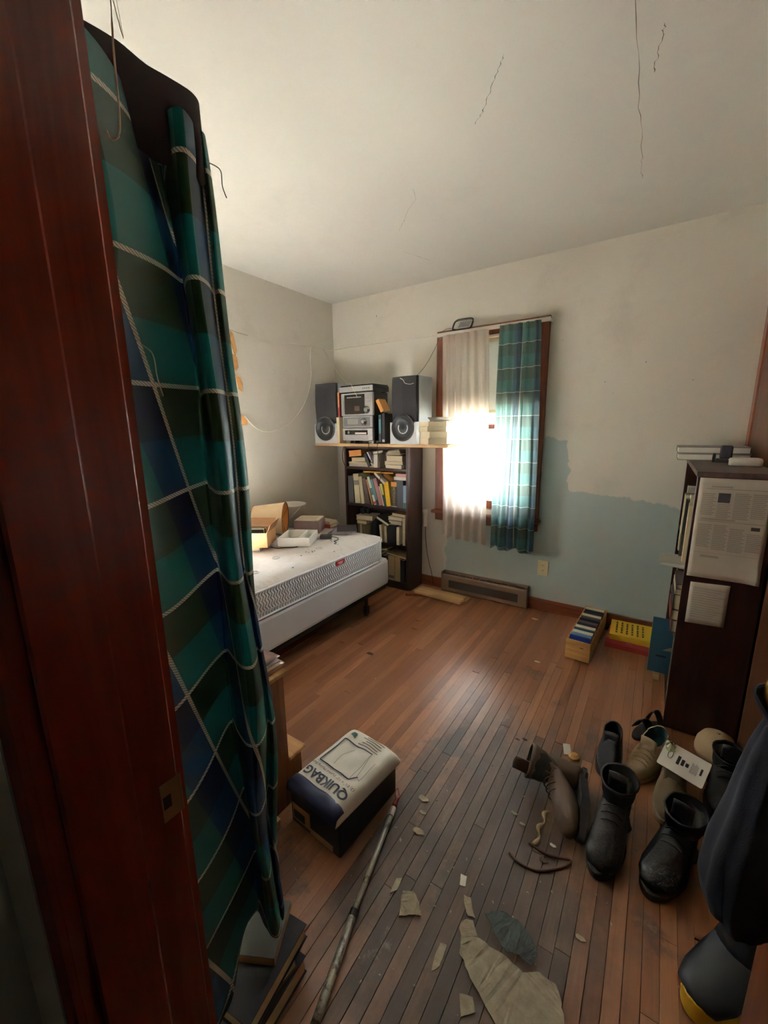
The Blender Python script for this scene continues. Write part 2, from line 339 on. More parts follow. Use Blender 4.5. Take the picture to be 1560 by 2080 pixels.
# ================================================================== THE ROOM
fl = struct(B('floor', (XL-.15, -1.1, -.06), (1.0, YB+.15, -.010), 'shelf_dark'), 'narrow strip wood floor, worn grey near the door', 'floor')
pw = .0385; xk = XL
rp = random.Random(3); pm = {}
while xk < XR:
    y0 = .10 - rp.uniform(0, .9)
    while y0 < YB:
        L = rp.uniform(.7, 1.6); a, b = max(y0, .10), min(y0+L, YB)
        if b-a > .03:
            gp = .0008 if (-.72 < xk < .12 and a < 1.5) else .0003
            key = (round(b-a, 2), gp)
            if key not in pm:
                mb = MB().prism([(-pw/2+gp, 0), (pw/2-gp, 0), (pw/2-gp, b-a-gp*1.6), (-pw/2+gp, b-a-gp*1.6)], -.010, 0)
                pm[key] = mb.mesh('plank'); pm[key].materials.append(MATS['floor_strip'])
            o = link('plank', pm[key], None, fl, (xk+pw/2, a, rp.uniform(-.0004, .0004)))
        y0 += L
    xk += pw
ce = struct(B('ceiling', (XL-.15, -1.1, CE), (1.0, YB+.15, CE+.06), 'ceiling_paint'), 'cracked off-white plaster ceiling', 'ceiling')
def crack(pts, wd, parent, z=CE-.0006):
    mb = MB(); P = []
    q = []
    for i in range(len(pts)-1):
        for j in range(7):
            t = j/7; q.append((pts[i][0]+(pts[i+1][0]-pts[i][0])*t+random.uniform(-1, 1)*.005, pts[i][1]+(pts[i+1][1]-pts[i][1])*t))
    q.append(pts[-1])
    for i, (a, b) in enumerate(q):
        d = .75*wd*(.25+.75*abs(mnoise.noise((i*.45, wd*900, 2.)))*1.6)*(.3 if i in (0, len(q)-1) else 1)
        P.append([(a-d, b, z), (a+d, b, z)])
    mb.grid(P); return mb.build('crack', 'crack', parent)
for pts, wd in (([(-.503,1.421),(-.54,1.472),(-.60,1.55),(-.65,1.615),(-.69,1.65)], .0030), ([(-1.076,1.87),(-1.10,1.95),(-1.2,2.03),(-1.26,2.10),(-1.35,2.19)], .0022), ([(-.173,1.2),(-.173,1.463),(-.18,1.9),(-.183,2.23),(-.19,2.4)], .0016),
                ([(-.105,1.58),(-.114,1.62),(-.129,1.705),(-.135,1.76)], .0028), ([(-1.463,2.43),(-1.43,2.55),(-1.395,2.668)], .0018), ([(-1.43,.70),(-1.40,.73)], .004)):
    crack(pts, wd, ce)
def wall_with_hole(name, axis, at, th, lo, hi, hole, mat):
    # axis 'y': wall in the xz plane at y=at..at+th; axis 'x': wall in the yz plane
    h0, h1, z0, z1 = hole; mb = MB()
    for a, b, c, d in ((lo, h0, -.06, CE+.06), (h1, hi, -.06, CE+.06), (h0, h1, -.06, z0), (h0, h1, z1, CE+.06)):
        if b-a < 1e-4 or d-c < 1e-4: continue
        if axis == 'y': mb.box((a, min(at, at+th), c), (b, max(at, at+th), d))
        else: mb.box((min(at, at+th), a, c), (max(at, at+th), b, d))
    return struct(mb.build(name, mat))
wb = wall_with_hole('wall_back', 'y', YB, .15, XL-.15, 1.0, W1, 'plaster_back'); wb['label'] = 'cream plaster back wall with bare blue paint below'; wb['category'] = 'wall'
wl = wall_with_hole('wall_left', 'x', XL, -.15, -1.1, YB, W2, 'plaster'); wl['label'] = 'bare cream plaster wall beside the bed'; wl['category'] = 'wall'
wr = struct(B('wall_right', (XR, YF-.12, -.06), (XR+.12, YB, CE+.06), 'plaster'), 'plaster wall behind the dark bookcase', 'wall')
wf = wall_with_hole('wall_front', 'y', .10, .12, XL, XR, (-.50, .30, -.06, 2.10), 'plaster'); wf['label'] = 'plaster wall around the room doorway'; wf['category'] = 'wall'
for nm, a, b in (('wall_hall_left', (-1.0, -1.1, -.06), (-.9, .10, CE)), ('wall_hall_right', (.9, -1.1, -.06), (1.0, .10, CE)), ('wall_hall_back', (-1.0, -1.2, -.06), (1.0, -1.1, CE+.06)), ('wall_hall_side', (.53, .0, -.06), (.9, .10, CE)), ('wall_hall_corner', (XL-.15, -.02, -.06), (-1.0, .10, CE))):
    struct(B(nm, a, b, 'plaster'), nm.replace('_', ' ')+' of the unlit hallway', 'wall')
# marks on the back wall
for i, (a, b, s_) in enumerate(((-2.08, 2.27, .010), (-.33, 1.62, .006), (-.12, 1.72, .006), (-.60, 1.9, .005), (.12, 1.60, .005), (.19, .80, .006), (-.28, 1.55, .004))):
    mb = MB(); mb.lathe([(s_*.4, 0), (s_*.25, .0012)], 7, Matrix.Translation((a, YB, b)) @ Matrix.Rotation(R(90), 4, 'X') @ Matrix.Diagonal((1, 1.6, 1, 1))); mb.build('wall_chip', 'crack', wb)
mb = MB()
for i in range(9): mb.box((-.47+i*.012, YB-.0022, 1.055+.012*math.sin(i*1.3)), (-.459+i*.012, YB-.0004, 1.062+.012*math.sin(i*1.3)+.004*(i % 3)))
mb.build('peeled_edge', 'plaster', wb)
# baseboards
def board(name, pts, a, b, mat):
    mb = MB(); mb.box(a, b); return struct(mb.build(name, mat, None, .004, 2), 'stained wood baseboard', 'baseboard')
struct(B('baseboard_back', (XL+.016, YB-.016, 0), (-1.415, YB-.0005, .088), 'trim_wood_x', None, .004), 'red-brown baseboard behind the tall bookcase', 'baseboard')
bb2 = struct(B('baseboard_back', (-.712, YB-.016, 0), (XR-.02, YB-.0005, .088), 'trim_wood_x', None, .004), 'red-brown baseboard to the side of the wall heater', 'baseboard')
struct(B('baseboard_left', (XL+.0005, YF, 0), (XL+.016, YB-.0005, .088), 'trim_wood_y', None, .004), 'red-brown baseboard under the bed wall', 'baseboard')
# doorway: left jamb with stop, casing and strike plate
dj = bpy.data.objects.new('trim_1', None); C.objects.link(dj); struct(dj, 'dark red varnished door jamb beside the plaid curtain', 'door jamb')
B('jamb', (-.50, .085, 0), (-.48, .2215, 2.10), 'jamb_wood', dj, .0025)
B('door_stop', (-.4802, .10, 0), (-.468, .168, 2.09), 'jamb_wood', dj, .003)
MB().prism([(-.486, .2205), (-.487, .232), (-.50, .238), (-.535, .236), (-.548, .230), (-.55, .2205)], 0, 2.16).build('casing', 'jamb_wood', dj, 0)
MB().prism([(-.48, .0995), (-.482, .080), (-.50, .074), (-.54, .078), (-.552, .088), (-.552, .0995)], 0, 2.16).build('casing', 'jamb_wood', dj, 0)
B('head', (-.50, .085, 2.09), (.30, .2215, 2.11), 'jamb_wood', dj, .002)
sp_ = MB(); sp_.box((-.4802, .197, .857), (-.4788, .2218, .913)); sp_.box((-.4815, .2215, .857), (-.4788, .2240, .913)); sp_ = sp_.build('strike_plate', gloss('old_brass', col(150, 120, 84), .45, .6).name, dj, .0006); sp_['label'] = 'tarnished brass strike plate'
B('latch_hole', (-.4790, .199, .876), (-.4784, .209, .894), 'grille_black', sp_)
rj = bpy.data.objects.new('trim_2', None); C.objects.link(rj); struct(rj, 'hinge-side door jamb behind the open door', 'door jamb')
B('jamb', (.28, .085, 0), (.30, .2215, 2.10), 'jamb_wood', rj, .002); B('casing', (.30, .2205, 0), (.37, .236, 2.16), 'jamb_wood', rj, .004)
# the open room door with its brass knob
d1 = bpy.data.objects.new('door_1', None); C.objects.link(d1); struct(d1, 'open brown wood door with brass knob and hanging coat', 'door')
B('slab', (.247, .240, .01), (.282, .868, 2.03), 'door_wood', d1, .002)
kn = MB().lathe([(.030, 0), (.030, .004), (.012, .008), (.010, .028), (.018, .034), (.027, .046), (.028, .056), (.022, .066), (.008, .071)], 20, Matrix.Translation((.247, .805, .937)) @ Matrix.Rotation(R(-90), 4, 'Y')).build('knob', 'brass', d1, 0, 1, True); kn['label'] = 'shiny brass door knob'
for z in (.25, 1.0, 1.8): MB().tube([(.283, .236, z-.045), (.283, .236, z+.045)], .006, 8).build('hinge', 'brass', d1)
# closet door in the right wall, by the back corner
cdr = bpy.data.objects.new('door_2', None); C.objects.link(cdr); struct(cdr, 'flat brown closet door in the wall behind the dark bookcase', 'door')
B('casing', (XR-.019, 2.925, 0), (XR-.0005, YB-.002, 2.08), 'trim_wood', cdr, .003); B('casing', (XR-.019, 1.10, 0), (XR-.0005, 1.17, 2.08), 'trim_wood', cdr, .003); B('head_casing', (XR-.019, 1.10, 2.081), (XR-.0005, YB-.002, 2.15), 'trim_wood_y', cdr, .003)
B('slab', (XR-.012, 2.049, .01), (XR-.0005, 2.923, 2.079), 'closet_wood', cdr, .001); B('slab', (XR-.012, 1.172, .01), (XR-.0005, 2.046, 2.079), 'closet_wood', cdr, .001)
# exterior so that daylight meets ground outside
struct(B('ground', (-40, -40, -.9), (40, 40, -.7), 'outdoor_ground'), 'bright pale ground outside the windows', 'ground')

ea = bpy.data.objects.new('sky_blocker', None); C.objects.link(ea); struct(ea, 'added eaves out of view that block sky light to the windows', 'sky_blocker')  # unseen overhang, added to cut the sky light falling into the room
B('sky_blocker_back', (XL-.75, YB+.151, CE+.061), (1.3, YB+.70, CE+.12), 'outdoor_wall', ea); B('sky_blocker_left', (XL-.70, -1.2, CE+.061), (XL-.151, YB+.15, CE+.12), 'outdoor_wall', ea)
# ---- windows
def window(name, m, wd, z0, z1, deep, label, sash_mat='trim_wood', cw=.066):
    # local frame: x across, y outwards (0 = wall face), z up; opening 0..wd
    r_ = bpy.data.objects.new(name, None); C.objects.link(r_); struct(r_, label, 'window'); r_.matrix_world = m
    for a, b in (((-cw, -.018, z0-.02), (.004, -.0005, z1+cw)), ((wd-.004, -.018, z0-.02), (wd+cw, -.0005, z1+cw)), ((.0042, -.018, z1-.004), (wd-.0042, -.0005, z1+cw))): B('casing', a, b, sash_mat, r_, .003)
    B('stool', (-cw-.02, -.055, z0-.045), (wd+cw+.02, -.0005, z0-.021), 'trim_wood_x', r_, .005); B('apron', (-cw, -.016, z0-.108), (wd+cw, -.0005, z0-.046), 'trim_wood_x', r_, .003)
    for a, b in (((.0005, .0005, z0), (.016, deep, z1)), ((wd-.016, .0005, z0), (wd-.0005, deep, z1)), ((.0165, .0005, z1-.016), (wd-.0165, deep, z1)), ((.0165, .0005, z0), (wd-.0165, deep, z0+.018))): B('jamb_liner', a, b, 'white_enamel', r_)
    zm = (z0+z1)/2
    for i, (a, b, yy) in enumerate(((z0+.019, zm+.018, .035), (zm-.018, z1-.017, .075))):
        sa = MB(); s_ = .042
        x0, x1 = .0168, wd-.0168
        sa.box((x0, yy, a), (x0+s_, yy+.034, b)); sa.box((x1-s_, yy, a), (x1, yy+.034, b)); sa.box((x0+s_, yy, a), (x1-s_, yy+.034, a+(.062 if i == 0 else .036))); sa.box((x0+s_, yy, b-.036), (x1-s_, yy+.034, b))
        so = sa.build('sash', sash_mat, r_); MB().box((x0+s_-.004, yy+.014, a+.03), (x1-s_+.004, yy+.018, b-.03)).build('pane', 'glass', so)
    return r_
window('window_1', Matrix.Translation((W1[0], YB, 0)), W1[1]-W1[0], W1[2], W1[3], .14, 'bright back window with wood casing between two curtains')
window('window_2', Matrix.Translation((XL, W2[0], 0)) @ Matrix.Rotation(R(90), 4, 'Z'), W2[1]-W2[0], W2[2], W2[3], .14, 'side window over the bed, hidden behind the near curtain')
# roller shade, curtain rod, curtains of the back window
rs = thing('roller_shade', 'pale grey roller shade pulled half down in the window', 'roller shade')
mb = MB(); mb.grid([[(W1[0]+.02+(W1[1]-W1[0]-.04)*i/8, YB+.022+.002*math.sin(i*1.1), 1.965-.50*j/6) for j in range(7)] for i in range(9)]); solidify(mb.build('shade_cloth', 'shade_cloth', rs, 0, 1, True), .0008)
MB().tube([(W1[0]+.018, YB+.022, 1.967), (W1[1]-.018, YB+.022, 1.967)], .013, 12).build('roller', 'ivory', rs); B('hem_bar', (W1[0]+.02, YB+.018, 1.452), (W1[1]-.02, YB+.026, 1.470), 'ivory', rs, .002)
rs2_ = thing('roller_shade', 'added unseen roller shade that blocks sun in the side window', 'roller shade')  # shade added out of view, keeps most sun and sky light from entering
B('shade_cloth', (XL+.0215, W2[0]-.03, 1.09), (XL+.0223, W2[1]+.03, 2.03), 'shade_cloth', rs2_); MB().tube([(XL+.034, W2[0]-.035, 2.04), (XL+.034, W2[1]+.035, 2.04)], .013, 12).build('roller', 'ivory', rs2_)
cr = thing('curtain_rod', 'white enamelled flat curtain rod dusty along the top', 'curtain rod')
B('rod_face', (-1.475, 2.928, 2.012), (-.662, 2.934, 2.040), 'white_enamel', cr, .002)
B('rod_top', (-1.475, 2.934, 2.032), (-.662, 2.945, 2.041), 'dust', cr, .001)
for x_ in (-1.475, -.668): B('return_arm', (x_, 2.934, 2.012), (x_+.006, YB-.0185, 2.031), 'white_enamel', cr)
def hang(name, mat, parent, x0, x1, xb0, xb1, zt, zb, yc, folds, amp, nx=90, nz=40, seed=0, hem=None, P=.158, full=1.7, u0=0.0):
    rs_ = random.Random(seed); ph = [rs_.uniform(0, 6.28) for _ in range(4)]; pts = []; uv = []
    for i in range(nx+1):
        t = i/nx; row = []; ur = []
        for j in range(nz+1):
            s = j/nz; xa = x0+(x1-x0)*t; xb = xb0+(xb1-xb0)*t; ss = s**.8
            f = math.sin(t*folds*6.283+ph[0]+.7*math.sin(t*5+ph[1]))
            f2 = math.sin(t*folds*2.3*6.283+ph[2])*.35*(1-s)
            yy = yc-amp*(.35+.65*min(1, s*3))*(f+f2)-.006*math.sin(s*5+ph[3]+t*3)
            x_ = xa+(xb-xa)*ss+.006*math.sin(s*4+t*9+ph[1])
            zb_ = zb(t) if callable(zb) else zb
            row.append((x_, yy, zt+(zb_-zt)*s)); ur.append((u0+t*(x1-x0)*full, zt+(zb_-zt)*s))
        pts.append(row); uv.append(ur)
    return MB().grid(pts, uv).build(name, mat, parent, 0, 1, True)
sh = thing('sheer_curtain', 'white sheer curtain hanging from the dusty rod', 'curtain')
hang('sheer_panel', 'sheer', sh, -1.405, -1.065, -1.392, -1.02, 2.012, lambda t: .50-.02*t+.012*math.sin(t*30), 2.893, 5, .021, 120, 30, 5, full=2.0)
mb = MB(); mb.tube(smoothp([(-1.40+.332*i/16, 2.921-.004*(i % 2), 2.006+.003*math.sin(i*2.1)) for i in range(17)], 3), .007, 6); mb.build('ruffled_heading', 'sheer', sh, 0, 1, True)
pc = thing('plaid_curtain', 'teal plaid curtain on the bright side of the back window', 'curtain')
hang('plaid_panel', 'plaid_window', pc, -.978, -.712, -.985, -.672, 2.020, lambda t: .46+.012*math.sin(t*14), 2.888, 4, .024, 110, 40, 11, full=1.09, u0=.002)
# loop antenna on the rod
la = thing('loop_antenna', 'black plastic loop antenna lying on the curtain rod', 'antenna', (-1.285, 2.968, 2.0415), (0, 0, R(4)))
pts = []
for i in range(33):
    a = 2*math.pi*i/32; cx = .072*math.copysign(abs(math.cos(a))**.5, math.cos(a)); cz = .036*math.copysign(abs(math.sin(a))**.5, math.sin(a)); pts.append((cx+.35*cz, 0, cz+.043))
MB().tube(pts, .0065, 8).build('loop', 'black_plastic', la, 0, 1, True)
MB().tube([(-.075, -.010, .005), (-.075, .012, .005), (.045, .012, .005), (.045, -.010, .005)], .0045, 6).build('foot', 'black_plastic', la)
MB().prism([(-.038, .026), (.042, .026), (.062, .060), (-.018, .060)], -.002, .002, Matrix.Rotation(R(90), 4, 'X')).build('web', 'grey_plastic', la)
tag(MB().tube(smoothp([(-1.32, 2.955, 2.05), (-1.40, 2.96, 2.07), (-1.478, 2.975, 2.043), (-1.485, 2.985, 2.02), (-1.52, 2.99, 1.95), (-1.60, 2.985, 1.83), (-1.655, 2.93, 1.745)]), .0016, 5).build('antenna_wire', 'wire_black', None), 'thin dark wire running from the loop antenna to a loudspeaker', 'wire')
# outlet and heater
ou = thing('wall_outlet', 'ivory duplex outlet low on the blue wall', 'outlet', (-.624, YB, .327))
B('cover_plate', (-.036, -.006, -.057), (.036, -.0005, .057), 'ivory', ou, .002)
for z in (-.02, .02):
    s_ = MB().lathe([(.016, 0), (.0155, .0025)], 18, Matrix.Translation((0, -.006, z)) @ Matrix.Rotation(R(90), 4, 'X')).build('socket', 'ivory', ou)
    for x_ in (-.006, .005): B('slot', (x_, -.0088, z-.001), (x_+.0022, -.0083, z+.008), 'ink', s_)
ht = thing('baseboard_heater', 'brown metal baseboard heater under the window', 'heater', (-1.063, YB, 0))
MB().prism([(-.0005, .002), (-.052, .002), (-.060, .012), (-.060, .140), (-.048, .150), (-.048, .128), (-.0005, .128)], -.345, .345, ax((0,1,0),(0,0,1),(1,0,0))).build('body', 'heater_brown', ht)
for s_ in (-1, 1): B('end_cap', (s_*.347-.006, -.0635, .001), (s_*.347+.006, -.0005, .170), 'heater_brown', ht, .002)
B('back_flange', (-.341, -.012, .130), (.341, -.0008, .168), 'heater_brown', ht, .001)
B('grille_slot', (-.34, -.047, .1285), (.34, -.0125, .146), 'heater_dark', ht)
for i in range(12): B('vent_fin', (-.32+i*.058, -.047, .1465), (-.317+i*.058, -.0125, .156), 'steel', ht)
B('front_panel', (-.285, -.0625, .040), (.285, -.0605, .105), 'heater_dark', ht, .0005)

# ================================================================== THE NEAR CURTAIN and what is behind it
def pol(t, d): return Vector((-d*math.sin(R(t)), d*math.cos(R(t))))
nc = thing('plaid_curtain', 'large teal plaid curtain with rope stripes beside the door jamb', 'curtain')
ctl = [pol(68.5, .635), pol(65, .665), pol(62, .72), pol(58.6, .82), pol(57.5, .845), pol(57.0, .80), pol(56.4, .762), pol(55.2, .752), pol(54.3, .775), pol(53.9, .815), pol(53.3, .803), pol(52.7, .822), pol(52.9, .865)]
path = smoothp([(q.x, q.y, 0) for q in ctl], 8)
arc = [0]
for a, b in zip(path[:-1], path[1:]): arc.append(arc[-1]+(b-a).length)
iv, iv2 = 4*8, 9*8; uV, uV2 = arc[iv], arc[iv2]
P_ = .17; zt, zb = 1.805, .20; nz = 70; rows = []; uvs = []
for i, (q, u) in enumerate(zip(path, arc)):
    rw, ru = [], []
    if i <= iv: U0 = (u-uV)/1.45
    elif i <= iv2: U0 = P_*(u-uV)/(uV2-uV)
    else: U0 = P_+(u-uV2)
    wA = 1 if i <= iv else max(0, 1-(i-iv)/6)
    for j in range(nz+1):
        z = zt+(zb-zt)*j/nz; s = j/nz
        gx = .010*math.sin(9*u+5*s+1)*s + .008*math.sin(z*11+u*14)
        gy = .010*s + .012*(s-.4)*(u/arc[-1]) + .006*math.sin(z*7+u*20)
        pin = math.exp(-((s-0)/.05)**2)
        x_ = q.x*(1-.0*pin)+gx; y_ = q.y+gy-.028*math.exp(-s*6)*(u/arc[-1])
        hemw = .018*math.sin(u*40) if j == nz else 0
        rw.append((x_, y_, z+hemw)); sh_ = .30*(z-1.1)
        ru.append((U0+(sh_*wA if z > 1.1 else sh_*.9), z-.055+.10*(s-.5)*(u/arc[-1])*(1 if i <= iv else 0)))
    rows.append(rw); uvs.append(ru)
MB().grid(rows, uvs).build('drape', 'plaid_near', nc, 0, 1, True)
# dark header band folded over the board
hd = []
hp_ = [(-.645, .226), (-.641, .26), (-.646, .30), (-.640, .34), (-.645, .38), (-.639, .415), (-.636, .44), (-.645, .458), (-.668, .468), (-.700, .470)]
for i, q in enumerate(smoothp([(a_, b_, 0) for a_, b_ in hp_], 4)):
    dr = .007*(i/36.)**2
    hd.append([(q.x-.012, q.y, 1.8585-dr), (q.x, q.y+.002, 1.850-dr), (q.x+.001, q.y+.002, 1.80-dr), (q.x-.001+.003*math.sin(i*.9), q.y+.003, 1.738-dr+.006*math.sin(i*.7))])
solidify(MB().grid(hd).build('header_band', plain('header_cloth', col(40, 28, 32), .95, 0, .3, 12).name, nc, 0, 1, True), .002)
for x0_, y0_, z0_, dz in ((-.636, .462, 1.765, .045), (-.60, .30, 1.47, .07)):
    MB().tube(smoothp([(x0_, y0_, z0_), (x0_+.012, y0_+.012, z0_-.2*dz), (x0_+.006, y0_+.018, z0_-.6*dz), (x0_+.012, y0_+.02, z0_-dz)]), .0009, 5).build('loose_thread', 'string', nc)
# the dark board the curtain is hung on, held out from the door wall
su = thing('curtain_board', 'dark wood board carrying the plaid curtain at the top', 'board', (0, 0, 0))
B('board', (-.698, .2205, 1.830), (-.662, .448, 1.846), 'mahogany', su, .002)
MB().prism([(.2205, 1.66), (.235, 1.66), (.36, 1.8295), (.2205, 1.8295)], -.700, -.688, ax((0,1,0),(0,0,1),(1,0,0))).build('bracket', 'mahogany', su)
# light pull string
tag(MB().tube(smoothp([(-1.289, .675, CE), (-1.0, .54, 2.22), (-.70, .385, 1.905), (-.560, .300, 1.83), (-.527, .281, 1.795), (-.524, .276, 1.745), (-.522, .273, 1.69), (-.519, .268, 1.665), (-.524, .262, 1.660), (-.527, .260, 1.668)]), lambda t: .0006 if t < .5 else .0011, 5).build('pull_string', 'string'), 'old pull string hanging from the ceiling before the curtain', 'string')
# pile at the foot of the curtain: a flat box lid on magazines
def bookshape(t, d, h, cover, pages='cream_paper', hard=.003, over=.004):
    # spine at x=0 side facing -x ; thickness along y (0..t), depth along +x, height along z
    c_ = MB(); c_.box((0, 0, 0), (d, hard, h)); c_.box((0, t-hard, 0), (d, t, h)); c_.box((0, hard, 0), (hard, t-hard, h))
    p_ = MB(); p_.box((hard, hard, over), (d-over, t-hard, h-over))
    return c_, p_
_bc = {}
def book(label, t, d, h, cover, m, pages='cream_paper', name='book', cat='book', group=None, hard=.0025, title=None, bands=()):
    cover = cloth(*cover) if isinstance(cover, tuple) else MATS[cover]
    r_ = thing(name, label, cat, group=group); r_.matrix_world = m
    key = (round(t, 4), round(d, 3), round(h, 3), hard)
    if key not in _bc:
        a, b = bookshape(t, d, h, None, hard=hard); _bc[key] = (a.mesh('cover'), b.mesh('pages'))
    for nm, me, mt in (('cover', _bc[key][0], cover), ('pages', _bc[key][1], MATS[pages])):
        if me.materials: me = me.copy(); me.materials.clear()
        link(nm, me, mt, r_)
    for z0_, z1_, mt in bands: B('title_band', (-.0006, .0015, z0_*h), (.0, t-.0015, z1_*h), mt, r_)
    if title:
        tx, tm, sz, zc = title
        text(tx, sz, tm, r_, ax((0, 0, -1), (0, -1, 0), (-1, 0, 0), (-.0008, t/2, zc*h)), name='title')
    return r_
def lying(x, y, z, rz=0, tilt=0, roll=0):      # book lying flat, spine towards -x of its own frame; thickness up
    return Matrix.Translation((x, y, z)) @ Matrix.Rotation(R(rz), 4, 'Z') @ Matrix.Rotation(R(tilt), 4, 'Y') @ Matrix.Rotation(R(roll), 4, 'X') @ ax((1,0,0), (0,0,1), (0,-1,0))
pl = [(.052, (40, 40, 56), 18, 'dark blue bound volume lowest in the pile below the curtain'), (.045, (86, 66, 50), 8, 'brown bound volume second from the floor below the curtain'), (.042, (34, 32, 38), 22, 'black bound volume on top of the pile below the curtain')]
z_ = 0
for t_, c_, rz, lb in pl:
    book(lb, t_, .155, .20, c_, lying(-.765, .515, z_+.0005, rz-14), 'yellow_paper'); z_ += t_+.001
gl_ = thing('shallow_box', 'grey shallow cardboard box upturned on the pile below the curtain', 'box', (-.682, .470, z_+.001), (0, 0, R(28)))
plain('grey_card', col(104, 106, 102), .9)
MB().box((-.045, -.062, .020), (.045, .055, .023)).build('lid_top', 'grey_card', gl_); mb = MB()
for a, b in (((-.045, -.062, 0), (-.042, .055, .0198)), ((.042, -.062, 0), (.045, .055, .0198)), ((-.0418, -.062, 0), (.0418, -.059, .0198)), ((-.0418, .052, 0), (.0418, .055, .0198))): mb.box(a, b)
mb.build('lid_rim', 'cardboard_in', gl_)

# ================================================================== STEP STOOL with glossy magazines, the mailer package on a box
st = thing('step_stool', 'brown wooden step stool loaded with glossy magazines', 'step stool', (0, 0, 0))
def ell(x): return MB().prism([(.50, 0), (.905, 0), (.905, .175), (.845, .175), (.845, .52), (.50, .52)], x, x+.016, ax((0,1,0),(0,0,1),(1,0,0)))
ell(-1.014).build('side_panel', 'stool_wood', st, .001); ell(-1.30).build('side_panel', 'stool_wood', st, .001)
B('top_tread', (-1.312, .495, .521), (-.992, .862, .538), 'stool_edge', st, .003)
B('step_tread', (-1.302, .846, .1755), (-.994, .925, .193), 'stool_edge', st, .003)
B('riser', (-1.283, .830, .03), (-1.015, .8445, .52), 'stool_wood', st); B('riser', (-1.283, .888, .03), (-1.015, .902, .174), 'stool_wood', st)
rb = random.Random(5); z_ = .5385
gcol = [(206, 190, 176), (168, 120, 104), (214, 208, 200), (190, 160, 140), (120, 96, 92)]
glab = ['glossy pale magazine at the bottom of the step stool pile', 'reddish glossy magazine second in the step stool pile', 'white glossy magazine midway up the step stool pile', 'tan glossy magazine second from the top on the step stool', 'curling glossy magazine topmost on the step stool']
for i in range(5):
    mg = thing('magazine', glab[i], 'magazine', (-1.115+rb.uniform(-.012, .012), .728+rb.uniform(-.012, .012), z_), (0, 0, R(rb.uniform(-6, 6))))
    P2 = [[(-.10+.20*a/6, -.13+.26*b/8, .004+.0025*math.sin(a*1.9+i)*(i == 4)+(.016*(b/8)**3 if i == 4 else 0)) for b in range(9)] for a in range(7)]
    cv = MB().grid(P2).build('cover', gloss('mag_%d' % i, col(*gcol[i]), .15), mg, 0, 1, True); solidify(cv, .0012)
    B('pages', (-.099, -.129, .0002), (.099, .128, .0030), 'white_paper', mg)
    for j in range(4): B('photo', (-.09+.045*j, -.11+.02*(j % 2), .0050), (-.052+.045*j, -.02+.02*(j % 2), .0053), gloss('magp_%d' % ((i+j) % 4), (col(96, 64, 56), col(226, 220, 210), col(150, 120, 100), col(60, 56, 60))[(i+j) % 4], .15), mg) if i == 4 else None
    z_ += .0068
tag(B('wood_offcut', (-.990, .60, .0), (-.955, .755, .038), 'scrap_wood', None, .002), 'short pale wood offcut at the base of the step stool', 'offcut')
bx = thing('printed_box', 'black printed carton under the padded mailer package', 'box', (-.822, .945, 0), (0, 0, R(-3)))
mb = MB().box((-.115, -.155, .001), (.115, .155, .145)); mb.build('carton', 'black_box', bx, .003)
B('picture_panel', (-.105, -.1568, .020), (-.02, -.1553, .085), 'cardboard_in', bx); B('picture_print', (-.098, -.1580, .030), (-.045, -.1570, .060), 'ink', bx); B('caption_strip', (-.02, -.1568, .008), (.085, -.1553, .030), 'cardboard_in', bx)
qb = thing('padded_mailer_pack', 'white QUIKBAG padded mailer package lying on the carton', 'package', (-.805, .932, .1465), (R(-1.5), 0, R(-5)))
QX, QY = .118, .168
def puff(x_, y_): return .040*(max(0, 1-abs(x_/QX)**8)*max(0, 1-abs(y_/QY)**10))**.5+.010*mnoise.noise((x_*22, y_*16, 3.3))*(1-abs(x_/QX)**3)
P2 = [[(QX*(-1+2*a/28), QY*(-1+2*b/36), .012+puff(QX*(-1+2*a/28), QY*(-1+2*b/36))) for b in range(37)] for a in range(29)]
P3 = [[(x_, y_, .001) for x_, y_, _z in row] for row in P2]
mb = MB(); mb.grid(P2)
ring = [P2[i][0] for i in range(29)]+[P2[28][j] for j in range(1, 37)]+[P2[i][36] for i in range(27, -1, -1)]+[P2[0][j] for j in range(35, 0, -1)]
mb.rings([ring, [(a*.985, b*.985, .001) for a, b, c in ring]], False, True); bmesh.ops.remove_doubles(mb.bm, verts=mb.bm.verts, dist=1e-5)
mb.build('pouch', 'white_paper', qb, 0, 1, True)
mb = MB(); P2 = [[(QX*(-1.0+2.0*a/20), -QY*1.012+.008*b+.0, (.0135+.9*puff(QX*(-1+2*a/20)*.97, -QY+.012*b)-.0) if b else .004) for b in range(6)] for a in range(21)]
mb.grid([[(x_, y_, z__+.0022) for x_, y_, z__ in row] for row in P2]); solidify(mb.build('navy_end_band', 'pack_navy', qb, 0, 1, True), .0012)
def drape_text(o):
    for v in o.data.vertices: v.co.z = .0134+puff(max(-QX, min(QX, v.co.x)), max(-QY, min(QY, v.co.y)))+.0014
def ptext(s, size, x_, y_, sx=1.0, mat='ink_navy', bold=0.0):
    o = text(s, size, mat, qb, Matrix.Translation((x_, y_, 0)) @ Matrix.Rotation(R(180), 4, 'Z') @ Matrix.Diagonal((sx, 1, 1, 1)), extrude=0, bold=bold); drape_text(o); return o
q1 = ptext('QUIKBAG', .0455, .002, -.100, .98, bold=.0013); q1.name = 'brand_lettering'
ptext('(3) 8\u00bd" x 12" Padded Mailing Bags', .0145, .0, -.066)
for yy, ln in ((.125, 'self sealing'), ): pass
